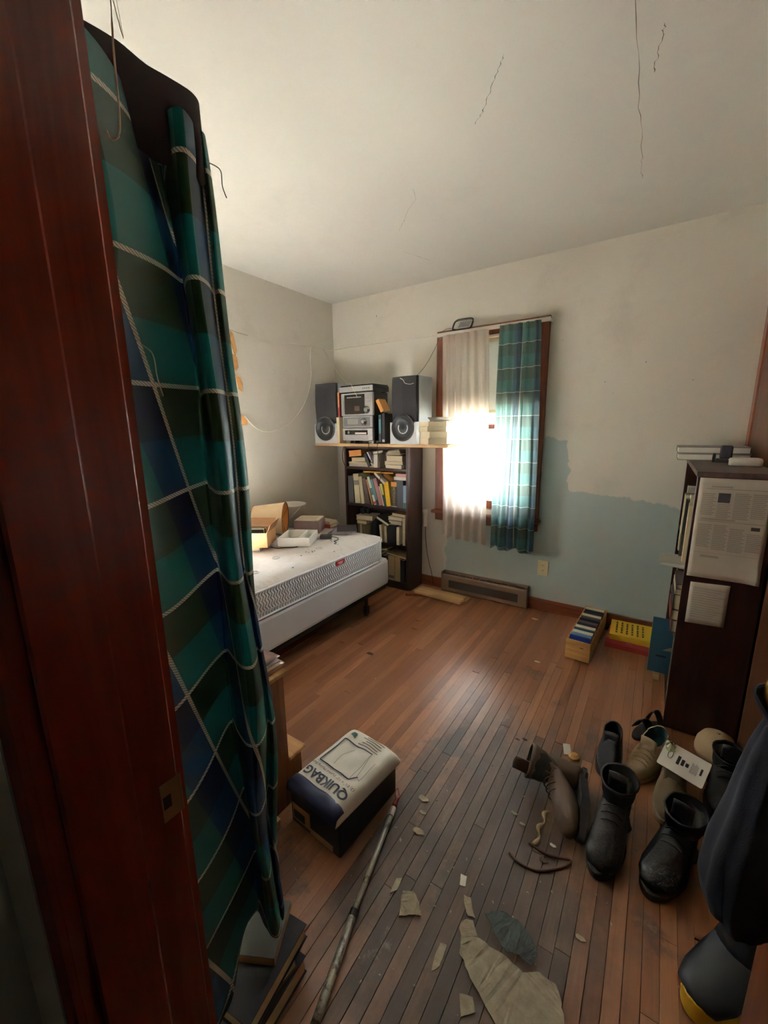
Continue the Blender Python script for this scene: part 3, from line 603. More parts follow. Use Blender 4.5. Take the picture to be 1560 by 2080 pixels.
def plates(name, segs, wd, mat):
    mb = MB()
    for (x0_, y0_), (x1_, y1_) in segs:
        d = Vector((x1_-x0_, y1_-y0_)); n_ = Vector((-d.y, d.x)).normalized()*wd/2; k_ = 8; P4 = []
        for i in range(k_+1):
            c_ = Vector((x0_, y0_))+d*i/k_; P4.append([tuple(c_+n_)+(0,), tuple(c_-n_)+(0,)])
        mb.grid(P4)
    o = mb.build(name, mat, qb); drape_text(o); return o
plates('printed_envelope_outline', [((-.085, -.045), (-.085, .085)), ((-.085, .085), (.050, .085)), ((-.085, -.045), (.055, -.045)), ((.055, -.045), (.075, -.02))], .005, 'ink_navy')
plates('printed_envelope_lines', [((.050, .085), (.055, -.045)), ((.05, .085), (.07, -.02)), ((.085, .06), (.088, -.03)), ((-.02, .07), (-.035, .02)), ((-.035, .02), (-.03, -.03)), ((.07, -.02), (.088, -.03)), ((-.09, -.051), (.03, -.051))], .0016, 'ink_grey')
plates('printed_small_text', [((-.03+.01*(i % 3), .098+.011*i), (.062-.008*(i % 2), .098+.011*i)) for i in range(5)], .004, 'ink_grey')
plates('recycling_mark', [((-.082, .115), (-.060, .115)), ((-.082, .122), (-.058, .122)), ((-.080, .129), (-.062, .129))], .007, plain('dull_green', col(70, 104, 100), .7).name)

# ================================================================== BED
bf = thing('bed_frame', 'dark metal bed frame under the white box spring', 'bed frame', (-2.06, 1.47, 0))
for s_ in (-1, 1): MB().prism([(-.96, 0), (.96, 0), (.96, .004), (-.96, .004)], .0, .04, ax((0,1,0),(s_*-1.,0,0),(0,0,1),(s_*.43,0,.158))).build('side_rail', 'dark_metal', bf); B('rail_flange', (min(s_*.43, s_*.39), -.96, .190), (max(s_*.43, s_*.39), .96, .1985), 'dark_metal', bf)
for y_ in (-.7, .72): B('cross_rail', (-.42, y_, .158), (.42, y_+.03, .1895), 'dark_metal', bf)
for sx in (-1, 1):
    for y_ in (-.68, .755):
        MB().tube([(sx*.395, y_, .158), (sx*.395, y_, .075)], .013, 10).build('leg', 'dark_metal', bf); cw_ = MB().lathe([(.020, -.011), (.026, -.007), (.026, .007), (.020, .011)], 18, ax((0,1,0),(0,0,1),(1,0,0),(sx*.395, y_, .026))).build('caster', 'black_plastic', bf); MB().prism([(-.018, .026), (.018, .026), (.014, .08), (-.014, .08)], -.016, .016, ax((0,1,0),(0,0,1),(1,0,0),(sx*.395, y_, 0))).build('caster_fork', 'dark_metal', bf)
def rrect(x0, x1, y0, y1, r, n=8):
    out = []
    for cx, cy, a0 in ((x1-r, y1-r, 0), (x0+r, y1-r, 90), (x0+r, y0+r, 180), (x1-r, y0+r, 270)):
        for i in range(n+1): a = R(a0+90*i/n); out.append((cx+r*math.cos(a), cy+r*math.sin(a)))
    return out
def slab(name, mat, parent, x0, x1, y0, y1, prof, r, smooth=True):
    # prof: list of (inset, z)
    return MB().rings([[(a, b, z) for a, b in rrect(x0+i_, x1-i_, y0+i_, y1-i_, max(.005, r-i_*.5))] for i_, z in prof]).build(name, mat, parent, 0, 1, smooth)
bs = thing('box_spring', 'plain white box spring below the mattress', 'box spring', (0, 0, 0))
slab('cover', 'ticking', bs, -2.520, -1.605, .53, 2.455, [(.01, .1995), (.004, .203), (.0, .22), (.002, .375), (.010, .388), (.03, .392)], .04, False)
mt = thing('mattress', 'worn white mattress with wavy quilted border and red tag', 'mattress', (0, 0, 0))
slab('border', 'mattress_border', mt, -2.535, -1.612, .53, 2.440, [(.03, .394), (.004, .400), (.0, .412), (.0, .535), (.005, .547)], .13)
# soft top
X0, X1, Y0, Y1 = -2.532, -1.616, .535, 2.436
def mtop(x_, y_):
    e = min(x_-X0, X1-x_, y_-Y0, Y1-y_); q = max(0, min(1, e/.10)); return .547+.034*math.sin(q*1.5708)+.006*mnoise.noise((x_*5, y_*5, 1))
rg = []
for i_ in (0, .006, .018, .035, .06, .09, .14, .2, .28, .36, .44): rg.append([(a, b, mtop(a, b)) for a, b in rrect(X0+i_, X1-i_, Y0+i_, Y1-i_, max(.02, .13-i_*.4), 10)])
MB().rings(rg, False, True).build('quilted_top', 'mattress_top', mt, 0, 1, True)
for zz, nm in ((.547, 'piping'), (.402, 'piping')):
    pr = [(a, b, zz) for a, b in rrect(X0-.004, X1+.005, Y0-.004, Y1+.004, .13, 8)]; MB().tube(pr+[pr[0]], .006, 6).build(nm, 'piping', mt, 0, 1, True)
B('border_stripe', (-1.6135, .70, .428), (-1.6105, 2.28, .432), 'piping', mt)
rt = MB().box((-1.6145, 1.845, .505), (-1.6075, 1.925, .536)).build('brand_tag', 'red', mt, .002); rt['label'] = 'small red fabric tag'
for z0_, a, b in ((.522, 1.860, 1.910), (.513, 1.868, 1.905)): B('tag_print', (-1.6076, a, z0_), (-1.6070, b, z0_+.005), 'tag_white', rt)
for i, (x_, y_) in enumerate(((-1.78, 1.36), (-1.95, 1.15), (-1.80, 1.90), (-1.88, 1.6))):
    MB().tube([(x_+.022*math.cos(a*.3927), y_+.022*math.sin(a*.3927), mtop(x_, y_)+.001) for a in range(17)], .0025, 5).build('tuft', 'ticking', mt)
BZ = .584
# things on the bed
ub = book('pale paperback lying under the cardboard box on the bed', .028, .17, .24, (196, 190, 186), lying(-2.155, 1.785, BZ, -60), 'cream_paper')
cb = thing('cardboard_box', 'open cardboard box of books on the bed', 'box', (-2.165, 1.675, BZ+.029), (0, 0, R(33)))
mb = MB(); Wc, Dc, Hc = .115, .10, .095
mb.box((-Wc, -Dc, 0), (Wc, Dc, .003)); mb.box((-Wc, -Dc, .0032), (Wc, -Dc+.003, Hc)); mb.box((-Wc, Dc-.003, .0032), (Wc, Dc, Hc)); mb.box((-Wc, -Dc+.0032, .0032), (-Wc+.003, Dc-.0032, Hc)); mb.box((Wc-.003, -Dc+.0032, .0032), (Wc, Dc-.0032, Hc)); mb.build('carton', 'cardboard', cb)
MB().box((0, -Dc, 0), (.003, Dc, .06), Matrix.Translation((Wc, 0, Hc)) @ Matrix.Rotation(R(24), 4, 'Y')).build('flap', 'cardboard_in', cb); MB().box((-Wc, 0, 0), (Wc, .003, .06), Matrix.Translation((0, Dc, Hc)) @ Matrix.Rotation(R(-30), 4, 'X')).build('flap', 'cardboard_in', cb)
book('black book standing inside the cardboard box on the bed', .035, .17, .105, (28, 30, 34), cb.matrix_world if False else Matrix.Translation((-2.165, 1.675, BZ+.0335)) @ Matrix.Rotation(R(33), 4, 'Z') @ Matrix.Translation((-.09, -.05, 0)), 'yellow_paper')
book('dark green book behind the black one in the cardboard box', .028, .17, .10, (36, 52, 48), Matrix.Translation((-2.165, 1.675, BZ+.0335)) @ Matrix.Rotation(R(33), 4, 'Z') @ Matrix.Translation((-.09, .0, 0)), 'cream_paper')
wt = thing('organiser_tray', 'white divided drawer organiser tray on the mattress', 'tray', (-2.010, 1.920, BZ+.001), (0, 0, R(29)))
Wc, Dc, Hc = .108, .115, .062; mb = MB(); mb.box((-Wc, -Dc, 0), (Wc, Dc, .004))
for a, b in (((-Wc, -Dc, .0042), (Wc, -Dc+.007, Hc)), ((-Wc, Dc-.007, .0042), (Wc, Dc, Hc)), ((-Wc, -Dc+.0072, .0042), (-Wc+.007, Dc-.0072, Hc)), ((Wc-.007, -Dc+.0072, .0042), (Wc, Dc-.0072, Hc))): mb.box(a, b)
mb.build('tray', 'plastic_white', wt, .0015); B('divider', (.028, -Dc+.0074, .0044), (.042, Dc-.0074, Hc-.002), 'plastic_white', wt); B('divider', (-Wc+.0074, -.012, .0044), (.0278, -.008, Hc-.030), 'plastic_white', wt)
ls = thing('lamp_shade', 'tan lamp shade lying on its side on the bed', 'lamp shade', (-2.335, 1.955, BZ+.128), (0, 0, 0))
ml = Matrix.Rotation(R(36), 4, 'Z') @ Matrix.Rotation(R(92), 4, 'Y'); mb = MB()
def cring(r_, z_, n=32): return [ml @ Vector((r_*math.cos(2*math.pi*i/n), r_*math.sin(2*math.pi*i/n), z_)) for i in range(n)]
mb.rings([cring(.088, -.115), cring(.120, .115)], False, False); mb.build('shade_wall', 'shade_card', ls, 0, 1, True)
MB().rings([cring(.0865, -.115), cring(.1185, .115)], False, False).build('lining', 'shade_in', ls, 0, 1, True)
for r_, z__ in ((.088, -.115), (.120, .115)): q = cring(r_, z__); MB().tube(q+[q[0]], .0035, 6).build('rim', 'shade_trim', ls)
for a in range(3): MB().tube([ml @ Vector((0, 0, .09)), ml @ Vector((.1185*math.cos(a*2.09), .1185*math.sin(a*2.09), .113))], .0015, 5).build('spider', 'brass', ls)
ck = MB(); ck.rings([[(-2.455+(.070*s_)*math.cos(2*math.pi*i/24)*(1+.2*mnoise.noise((i*.7, zz*40, 0))), 1.70+.11*s_*math.sin(2*math.pi*i/24), BZ+.001+zz+.012*mnoise.noise((i*.9, zz*30, 5))*(zz > 0)) for i in range(24)] for s_, zz in ((1., 0), (1.06, .05), (.95, .12), (.7, .175), (.35, .20), (.1, .205))]); 
tag(ck.build('bundled_cloth', 'cream_paper', None, 0, 1, True), 'crumpled cream cloth bundle behind the lamp shade', 'cloth')
bk = thing('bucket', 'white plastic bucket standing on the bed by the wall', 'bucket', (-2.418, 2.262, BZ+.001))
MB().lathe([(.082, 0), (.105, .165), (.112, .168), (.114, .178), (.109, .180), (.1065, .172), (.101, .16), (.079, .004)], 28, None, True, True).build('pail', 'bucket_white', bk, 0, 1, True)
MB().tube(smoothp([(.112, -.02, .165), (.10, -.08, .12), (.06, -.118, .075), (-.03, -.125, .085), (-.10, -.06, .14), (-.112, -.02, .165)]), .003, 6).build('bail_handle', 'bucket_white', bk); B('grip', (.035, -.128, .066), (.062, -.108, .084), 'black_plastic', bk, .003)
gb = thing('grey_box', 'mauve grey carton with papers on top beside the bucket', 'box', (-2.185, 2.205, BZ+.001), (0, 0, R(27)))
B('carton', (-.092, -.085, .0005), (.105, .085, .092), 'purple_grey', gb, .002); B('top_papers', (-.085, -.08, .0922), (.098, .083, .099), 'cream_paper', gb, .001)
for i in range(5): B('printed_line', (-.07, -.06+.025*i, .0992), (.07, -.055+.025*i, .0994), 'ink_grey', gb)
book('thick red-edged book behind the mauve grey carton', .030, .10, .19, (176, 52, 50), lying(-2.275, 2.335, BZ+.001, 90), 'cream_paper'); book('cream paperback on top of the red-edged book', .022, .09, .18, (214, 196, 168), lying(-2.265, 2.340, BZ+.032, 87), 'cream_paper')
ad = thing('power_adapter', 'black power adapter with short cord on the mattress', 'adapter', (-1.915, 2.10, BZ+.001), (0, 0, R(34)))
B('body', (-.045, -.022, .0005), (.04, .022, .026), 'black_plastic', ad, .004); MB().tube(smoothp([(.04, 0, .012), (.075, -.01, .006), (.09, -.05, .003), (.065, -.09, .003), (.085, -.125, .003), (.075, -.155, .003)]), .0028, 6).build('cord', 'wire_black', ad)
for i, (x_, y_, rz, c_, lb) in enumerate(((-2.055, 2.40, 18, (92, 84, 92), 'grey illustrated magazine lowest of three at the bed foot'), (-2.05, 2.385, 28, (168, 170, 186), 'pale blue magazine in the middle at the bed foot'), (-2.045, 2.37, 40, (64, 56, 66), 'dark glossy magazine topmost at the bed foot'))):
    book(lb, .008, .15, .21, c_, lying(x_, y_, BZ+.0085*i, rz), 'white_paper', 'magazine', 'magazine', hard=.0012)
rb = random.Random(12)
for i in range(14):
    x_, y_ = rb.uniform(-1.86, -1.66), rb.uniform(1.5, 2.3); MB().lathe([(.006*rb.uniform(.4, 1), 0), (.003, .002)], 6, Matrix.Translation((x_, y_, mtop(x_, y_)+.0006)) @ Matrix.Rotation(rb.uniform(0, 3), 4, 'Z') @ Matrix.Diagonal((1, rb.uniform(.4, 2), 1, 1))).build('crumb', 'crumb', mt)
tag(MB().tube(smoothp([(-2.075, 1.73, BZ+.004), (-2.02, 1.74, BZ+.003), (-1.985, 1.775, BZ+.003), (-1.95, 1.80, BZ+.003), (-1.93, 1.835, BZ+.003)]), .003, 6).build('cord', 'wire_black'), 'dark cord end lying in front of the organiser tray', 'cord')

# ================================================================== TALL BOOKCASE, BOARD AND STEREO against the back wall
BX0, BX1, BY0, BY1 = -2.262, -1.622, 2.752, 2.990
kc = thing('bookcase', 'narrow dark brown bookcase crammed with books in the corner', 'bookcase')
for x_ in (BX0, BX1-.02): B('side_panel', (x_, BY0, 0), (x_+.02, BY1, 1.2045), 'dark_bookcase', kc, .0015)
B('back_panel', (BX0+.0205, BY1-.006, .02), (BX1-.0205, BY1-.001, 1.20), 'shelf_dark', kc)
SHZ = (.075, .395, .712, 1.030)
for z in SHZ: B('shelf', (BX0+.0203, BY0+.004, z-.020), (BX1-.0203, BY1-.0065, z), 'shelf_dark', kc, .001)
B('kick_board', (BX0+.0205, BY0+.03, .001), (BX1-.0205, BY0+.045, .0545), 'shelf_dark', kc); B('top_panel', (BX0+.0203, BY0+.002, 1.186), (BX1-.0203, BY1-.0065, 1.2045), 'shelf_dark', kc)
pb = thing('plank_shelf', 'pale pine plank lying across the tall bookcase', 'plank')
MB().prism([(-2.552, 2.70), (-1.262, 2.70), (-1.262, 2.862), (-1.42, 2.862), (-1.44, 2.935), (-2.552, 2.935)], 1.2055, 1.2285).build('plank', 'board_wood', pb, .0015)
PZ = 1.2292
def px_x(px, z=1.0, y=2.752):     # not used for placement at run time beyond tabulated values
    return None
# --- upright / leaning books: tabulated as left x, width, height, lean (deg, + leans to the left at the top), colour
def upright(label, x, wd, h, lean, c, shelf, depth=.17, y=2.765, pages='cream_paper', spine=True, **kw):
    # spine faces the room (-y); local: x depth -> +y world, y thickness -> -x..., z up
    m = Matrix.Translation((x, y, shelf+.0008)) @ Matrix.Rotation(R(-lean), 4, 'Y') @ ax((0,1,0), (-1,0,0), (0,0,1), (wd, 0, 0))
    if not spine: m = Matrix.Translation((x, y, shelf+.0008)) @ Matrix.Rotation(R(-lean), 4, 'Y') @ ax((0,-1,0), (1,0,0), (0,0,1), (0, depth, 0))
    return book(label, wd, depth, h, c, m, pages, **kw)
Z2 = SHZ[2]
row2 = [('dark grey cloth book at the end of the leaning row', -2.232, .046, .235, 1, (72, 72, 78), True, {}),
 ('tall cream book with a brown label square on its spine', -2.168, .046, .255, 4, (206, 194, 160), True, {'bands': ((.62, .78, 'ink_grey'),)}),
 ('slim cream book leaning on the labelled cream book', -2.116, .026, .235, 6, (198, 186, 156), True, {}),
 ('dark brown leaning book in the crowded middle shelf', -2.076, .030, .225, 12, (70, 52, 44), True, {}),
 ('tan brown thin book leaning in the middle shelf', -2.046, .014, .22, 15, (150, 112, 74), True, {}),
 ('white and green spined paperback leaning steeply', -2.024, .020, .245, 17, (208, 216, 206), True, {'bands': ((.35, .6, 'dull_green'), (.03, .12, 'red'))}),
 ('teal leaning book with a dark foot on its spine', -1.990, .020, .225, 17, (74, 118, 124), True, {'bands': ((.02, .2, 'ink'),)}),
 ('dusty rose leaning hardback beside the teal book', -1.950, .028, .232, 16, (162, 110, 112), True, {}),
 ('thin pale pink booklet leaning behind the rose hardback', -1.914, .010, .17, 15, (204, 172, 166), True, {}),
 ('olive and yellow slim paperback leaning near the yellow book', -1.892, .018, .19, 14, (186, 182, 90), True, {'bands': ((.0, .5, 'teal_lining'),)}),
 ('bright yellow paperback leaning beside the dictionary', -1.852, .034, .205, 8, (232, 184, 34), True, {'title': ('- - . - - - -', 'ink', .016, .5)}),
 ('black dictionary with yellow lettering on its spine', -1.802, .046, .215, 0, (30, 28, 30), True, {'title': ('DICTIONARY', 'yellow_rubber', .0275, .45), 'bands': ((.80, .97, 'orange_book'), (.02, .05, 'cream_paper'))}),
 ('charcoal grey hardback between dictionary and blue book', -1.746, .046, .225, 0, (62, 64, 70), True, {}),
 ('pale blue slim book at the end by the side panel', -1.692, .024, .185, 0, (134, 164, 196), True, {'bands': ((.0, .25, 'dull_green'),)})]
xc = BX0+.0265; prev = None
for lb, x, wd, h, ln, c_, sp_, kw in row2:
    wd = wd*1.24; tl = math.tan(R(ln))
    if prev is not None:
        pw_, ph_, pl_ = prev; xc += pw_/math.cos(R(pl_))+.0008
        xc += max(0, (tl-math.tan(R(pl_)))*min(h*math.cos(R(ln)), ph_*math.cos(R(pl_)))+.0004) if tl > math.tan(R(pl_)) else 0
    upright(lb, xc, wd, h, ln, c_, Z2, **kw); prev = (wd, h, ln)
ROW2_END = xc+prev[0]
# things lying over the middle row
book('red and yellow magazine lying across the leaning books', .010, .17, .30, (214, 150, 60), Matrix.Translation((-2.075, 2.775, .986)) @ ax((0,1,0),(0,0,1),(1,0,0)), 'white_paper', 'magazine', 'magazine', hard=.0012)
book('white paperback lying over the charcoal and blue books', .026, .15, .12, (222, 214, 208), Matrix.Translation((-1.765, 2.770, .9385)) @ ax((0,1,0),(0,0,1),(1,0,0)), 'cream_paper')
book('pink edged paperback on top of the white paperback', .024, .14, .10, (214, 164, 160), Matrix.Translation((-1.752, 2.775, .9655)) @ ax((0,1,0),(0,0,1),(1,0,0)), 'cream_paper')
book('small white paperback wedged slantwise over the leaning books', .018, .06, .13, (220, 212, 206), Matrix.Translation((-1.955, 2.757, .980)) @ Matrix.Rotation(R(40), 4, 'Y') @ ax((0,1,0),(0,0,1),(1,0,0)), 'cream_paper')
pg = MB().rings([[(-1.875+.05*s_*math.cos(2*math.pi*i/18)*(1+.1*math.sin(3*i)), 2.875+.05*s_*math.sin(2*math.pi*i/18), .950+zz-.02*math.cos(i*.35)) for i in range(18)] for s_, zz in ((.6, -.028), (1, -.012), (1, .008), (.6, .030), (.15, .034))])
tag(pg.build('leather_pouch', 'orange_book', None, 0, 1, True), 'tan leather pouch stuffed above the yellow book', 'pouch')
# top shelf of the bookcase
Z1 = SHZ[3]
def flat(label, x, z, wd, d, t, c, y=2.775, rz=0, tilt=0, pages='cream_paper', **kw):
    # lying book, page edges or spine to the room; wd along x
    m = Matrix.Translation((x, y, z)) @ Matrix.Rotation(R(rz), 4, 'Z') @ Matrix.Rotation(R(tilt), 4, 'Y') @ ax((0,-1,0), (0,0,1), (-1,0,0), (wd, d, 0))
    return book(label, t, d, wd, c, m, pages, **kw)
flat('folded newspapers at the bottom of the upper shelf', -2.235, Z1+.001, .27, .18, .028, (200, 192, 176), pages='newsprint')
flat('thin cream magazine on the folded newspapers', -2.238, Z1+.030, .255, .18, .010, (214, 202, 172))
flat('cream paperback below the tan block in the upper shelf', -2.205, Z1+.041, .150, .12, .034, (214, 196, 160), tilt=-2)
flat('tan paperback block topmost on the left of the upper shelf', -2.232, Z1+.082, .140, .12, .052, (190, 138, 82), tilt=-5, pages='orange_book')
upright('black tape case leaning in the upper shelf', -2.018, .028, .115, 24, (36, 34, 42), Z1+.001, .10, cat='case', name='tape_case')
upright('small lilac white booklet beside the tape case', -1.986, .012, .09, 30, (214, 206, 220), Z1+.045, .10)
upright('white paperback standing upright in the upper shelf', -1.960, .038, .108, 0, (226, 220, 212), Z1+.001, .12)
flat('white paperback balanced slanting over the upright one', -1.975, Z1+.112, .105, .11, .018, (228, 222, 214), tilt=-8)
flat('white hardback at the bottom of the upper right stack', -1.855, Z1+.001, .175, .13, .028, (222, 216, 204), rz=-8)
flat('slim white paperback second in the upper right stack', -1.860, Z1+.032, .170, .12, .022, (226, 220, 208), rz=3)
flat('thick cream paperback third in the upper right stack', -1.845, Z1+.057, .160, .12, .044, (216, 206, 182), rz=-2)
for i in range(4): flat('loose %s booklet fanned on top of the upper right stack' % ('lowest cream', 'second tan', 'third white', 'uppermost cream')[i], -1.848+.006*i, Z1+.104+.0095*i, .145-.01*i, .11, .007, ((212, 198, 172), (204, 186, 156), (226, 218, 200), (214, 204, 180))[i], tilt=-3-1.5*i, hard=.001)
# third shelf
Z3 = SHZ[1]
flat('tan paperback at the base of the lower left stack', -2.165, Z3+.135, .11, .13, .030, (176, 142, 98)); 
for i, (xx, c_, lb) in enumerate(((-2.12, (190, 168, 130), 'tan book standing under the lower left stack'), (-2.145, (120, 96, 78), 'brown book standing under the lower left stack'), (-2.085, (160, 136, 108), 'khaki book standing under the lower left stack'))): upright(lb, xx, .022, .132, 0, c_, Z3, .14)
flat('white hardback lying on the lower left stack', -2.170, Z3+.168, .165, .15, .040, (206, 192, 172), rz=8)
hp = thing('camera', 'black camera with lens resting on the lower left stack', 'camera', (-2.13, 2.87, Z3+.213))
B('body', (-.05, -.02, 0), (.05, .02, .045), 'black_plastic', hp, .004); MB().lathe([(.022, 0), (.022, .03), (.018, .032), (.016, .028)], 18, Matrix.Translation((0, -.02, .022)) @ Matrix.Rotation(R(90), 4, 'X')).build('lens', 'black_plastic', hp); B('viewfinder', (-.014, -.014, .0452), (.014, .016, .060), 'black_plastic', hp, .003)
bg = MB().rings([[(-1.99+.062*s_*math.cos(2*math.pi*i/20)*(1+.12*math.sin(2.4*i)), 2.86+.075*s_*math.sin(2*math.pi*i/20), Z3+.001+zz) for i in range(20)] for s_, zz in ((.9, 0), (1, .05), (.95, .11), (.7, .16), (.3, .185), (.05, .188))])
tag(bg.build('camera_bag', 'navy_cloth', None, 0, 1, True), 'soft black camera bag slumped on the lower shelf', 'bag')
low = [('cream paperback leaning against the black bag', -1.902, .020, .150, 5, (214, 196, 164)), ('cream paperback upright beside the leaning one', -1.862, .024, .150, 2, (216, 200, 168)), ('large black hardback standing on the lower shelf', -1.832, .085, .165, 0, (24, 26, 34)), ('white paperback upright right of the black hardback', -1.742, .026, .155, 0, (220, 206, 178)), ('tall white paperback against the bookcase side on the lower shelf', -1.684, .024, .235, 0, (224, 212, 188))]
for lb, x, wd, h, ln, c_ in low: upright(lb, x, wd, h, ln, c_, Z3, spine=('black' in lb))
flat('dark covered book slanting over the cream paperbacks', -1.945, Z3+.205, .14, .16, .026, (48, 46, 46), tilt=22, rz=-6, y=2.762)
flat('grey magazine bundle on the black hardback', -1.828, Z3+.168, .13, .15, .034, (120, 116, 118), pages='newsprint')
flat('white paperback lying on the grey magazine bundle', -1.832, Z3+.206, .140, .13, .026, (222, 210, 186))
flat('brown paperback topmost of the lower right stack', -1.795, Z3+.241, .13, .12, .028, (164, 112, 78), tilt=3)
# bottom shelf
Z4 = SHZ[0]
bot = [('black hardback at the dark end of the bottom shelf', -2.20, .05, .22, 0, (30, 30, 34)), ('dark blue hardback in the bottom shelf', -2.14, .05, .215, 0, (34, 36, 52)), ('charcoal binder in the bottom shelf behind the bed', -2.08, .06, .22, 0, (40, 40, 44)), ('grey hardback in the bottom shelf behind the bed', -2.01, .05, .21, 0, (84, 80, 78)), ('dark green hardback near the box spring corner', -1.95, .05, .205, 0, (40, 48, 44)), ('black paperback just beside the box spring corner', -1.892, .040, .205, 0, (34, 32, 38)), ('thin brown book beside the fat cream volumes', -1.850, .020, .205, 0, (96, 78, 60)), ('fat cream volume with dark marks on its spine', -1.826, .060, .215, 0, (206, 188, 150)), ('fat cream volume closer to the bookcase side', -1.760, .050, .215, 0, (198, 178, 138)), ('black book with a silver foot against the bookcase side', -1.704, .034, .19, 0, (28, 28, 32))]
for lb, x, wd, h, ln, c_ in bot: upright(lb, x, wd, h, ln, c_, Z4, bands=((.08, .2, 'ink_grey'),) if 'marks' in lb else ())
flat('tan magazine lying over the fat cream volumes', -1.85, Z4+.226, .19, .15, .014, (168, 140, 104), tilt=6, y=2.77)
flat('brown cardboard folder jammed at the top of the bottom shelf', -1.93, Z4+.236, .09, .13, .018, (150, 112, 84), tilt=-12)

# --- speakers and stereo on the plank
def speaker(label, x, y, rz, hint):
    s = thing('speaker', label, 'speaker', (x, y, PZ), (0, 0, R(rz)))
    B('cabinet', (-.118, -.085, 0), (.118, .110, .500), 'speaker_grey', s, .006)
    MB().prism([(-.119, 0), (.119, 0), (.119, .165), (.085, .150), (.0, .135), (-.085, .150), (-.119, .165)], .0855, .124, ax((1,0,0),(0,0,1),(0,-1,0))).build('plinth', plain('plinth_silver', col(206, 210, 212), .4).name, s)
    mb = MB(); N_ = 12; pr = []
    for i in range(N_+1):
        t = i/N_; z = .168+.330*t; pr.append([(-.116, -.0865, z), (-.108, -.104-.010*math.sin(t*3.14), z), (.0, -.118-.008*math.sin(t*3.14), z), (.108, -.104-.010*math.sin(t*3.14), z), (.116, -.0865, z)])
    mb.rings(pr, True, True); mb.build('grille', 'speaker_cloth', s, 0, 1, False)
    wf_ = MB().lathe([(.096, 0), (.100, .006), (.097, .018), (.088, .020), (.084, .012), (.04, .004), (.030, .010), (.0, .014)], 36, Matrix.Translation((0, -.119, .122)) @ Matrix.Rotation(R(90), 4, 'X')).build('woofer', 'cone', s, 0, 1, True); wf_['label'] = 'round dark woofer cone'
    MB().lathe([(.0965, .0), (.1015, .004), (.1015, .012), (.0965, .016)], 36, Matrix.Translation((0, -.119, .122)) @ Matrix.Rotation(R(90), 4, 'X'), False, False).build('woofer_ring', 'grey_plastic', s, 0, 1, True)
    B('name_plate', (-.018, -.1180, .468), (.018, -.1145, .476), 'chrome', s)
    return s
speaker('loudspeaker with dark grille nearest the room corner', -2.418, 2.815, 4, 0)
speaker('loudspeaker with pale grey side standing beside the window', -1.628, 2.820, -3, 1)
sy = thing('stereo_system', 'silver stacked mini stereo system with turntable on top', 'stereo', (-2.080, 2.80, PZ), (0, 0, R(-3)))
B('cabinet', (-.165, -.065, .022), (.165, .120, .405), 'black_plastic', sy, .004)
B('fascia_upper', (-.170, -.088, .225), (.170, -.0655, .405), 'silver_plastic', sy, .005); B('fascia_middle', (-.160, -.086, .128), (.160, -.0655, .222), 'silver_plastic', sy, .006); B('fascia_lower', (-.163, -.088, .024), (.163, -.0655, .125), 'silver_plastic', sy, .005)
dsp = B('display_window', (-.128, -.0905, .238), (.088, -.0885, .392), gloss('display_black', col(26, 20, 18), .08), sy, .001)
for i in range(10): B('track_number', (-.098+.0155*i, -.0912, .366), (-.088+.0155*i, -.0906, .374), 'tag_white', dsp)
B('disc_tray', (-.02, -.0912, .262), (.035, -.0906, .302), 'leather_brown', dsp)
for x_, z, r_ in ((.112, .268, .030), (.078, .175, .030)):
    kb = MB().lathe([(r_, 0), (r_, .006), (r_*.72, .010), (r_*.68, .022), (r_*.55, .024)], 26, Matrix.Translation((x_, -.0885, z)) @ Matrix.Rotation(R(90), 4, 'X')).build('volume_knob', 'chrome', sy, 0, 1, True); MB().lathe([(r_*.45, 0), (r_*.4, .003)], 18, Matrix.Translation((x_, -.1127, z)) @ Matrix.Rotation(R(90), 4, 'X')).build('knob_cap', 'silver_plastic', kb)
for i in range(5): B('button', (.105, -.0925, .325+.015*i), (.155, -.0885, .334+.015*i), 'silver_plastic', sy, .001); B('button', (-.160, -.0925, .25+.026*i), (-.136, -.0885, .268+.026*i), 'silver_plastic', sy, .001)
tp = B('tuner_panel', (-.145, -.0885, .138), (.140, -.0865, .212), 'grey_plastic', sy, .001); B('tuner_display', (-.098, -.0905, .158), (.015, -.0887, .198), plain('lcd', col(170, 168, 152), .2).name, tp)
for i in range(4): B('tuner_line', (-.09, -.0912, .165+.008*i), (.005, -.0906, .1675+.008*i), 'ink_grey', tp)
dk = B('cassette_deck', (-.132, -.0905, .072), (.112, -.0885, .108), 'display_black', sy, .002)
MB().lathe([(.012, 0), (.012, .002)], 16, Matrix.Translation((-.09, -.0906, .09)) @ Matrix.Rotation(R(90), 4, 'X')).build('spool', 'grey_plastic', dk); B('cassette', (-.02, -.0920, .076), (.10, -.0907, .090), 'tag_white', dk)
B('deck_tray', (-.125, -.0915, .036), (.118, -.0885, .062), 'silver_plastic', sy, .002)
for x_ in (-.125, .125): B('foot', (x_-.025, -.06, 0), (x_+.025, -.02, .0215), 'silver_plastic', sy, .002); B('foot', (x_-.025, .06, 0), (x_+.025, .10, .0215), 'black_plastic', sy)
tt = thing('turntable', 'silver fronted turntable on top of the stereo', 'turntable', (-2.080, 2.80, PZ+.4055), (0, 0, R(-3)))
B('plinth', (-.178, -.092, .008), (.178, .120, .050), 'black_plastic', tt, .003); B('front_strip', (-.178, -.0985, .008), (.178, -.0922, .050), 'silver_plastic', tt, .002); B('lid', (-.172, -.085, .0505), (.172, .118, .062), 'display_black', tt, .004)
for i in range(4): B('button', (.075+.02*i, -.1005, .024), (.088+.02*i, -.0985, .034), 'grey_plastic', tt)
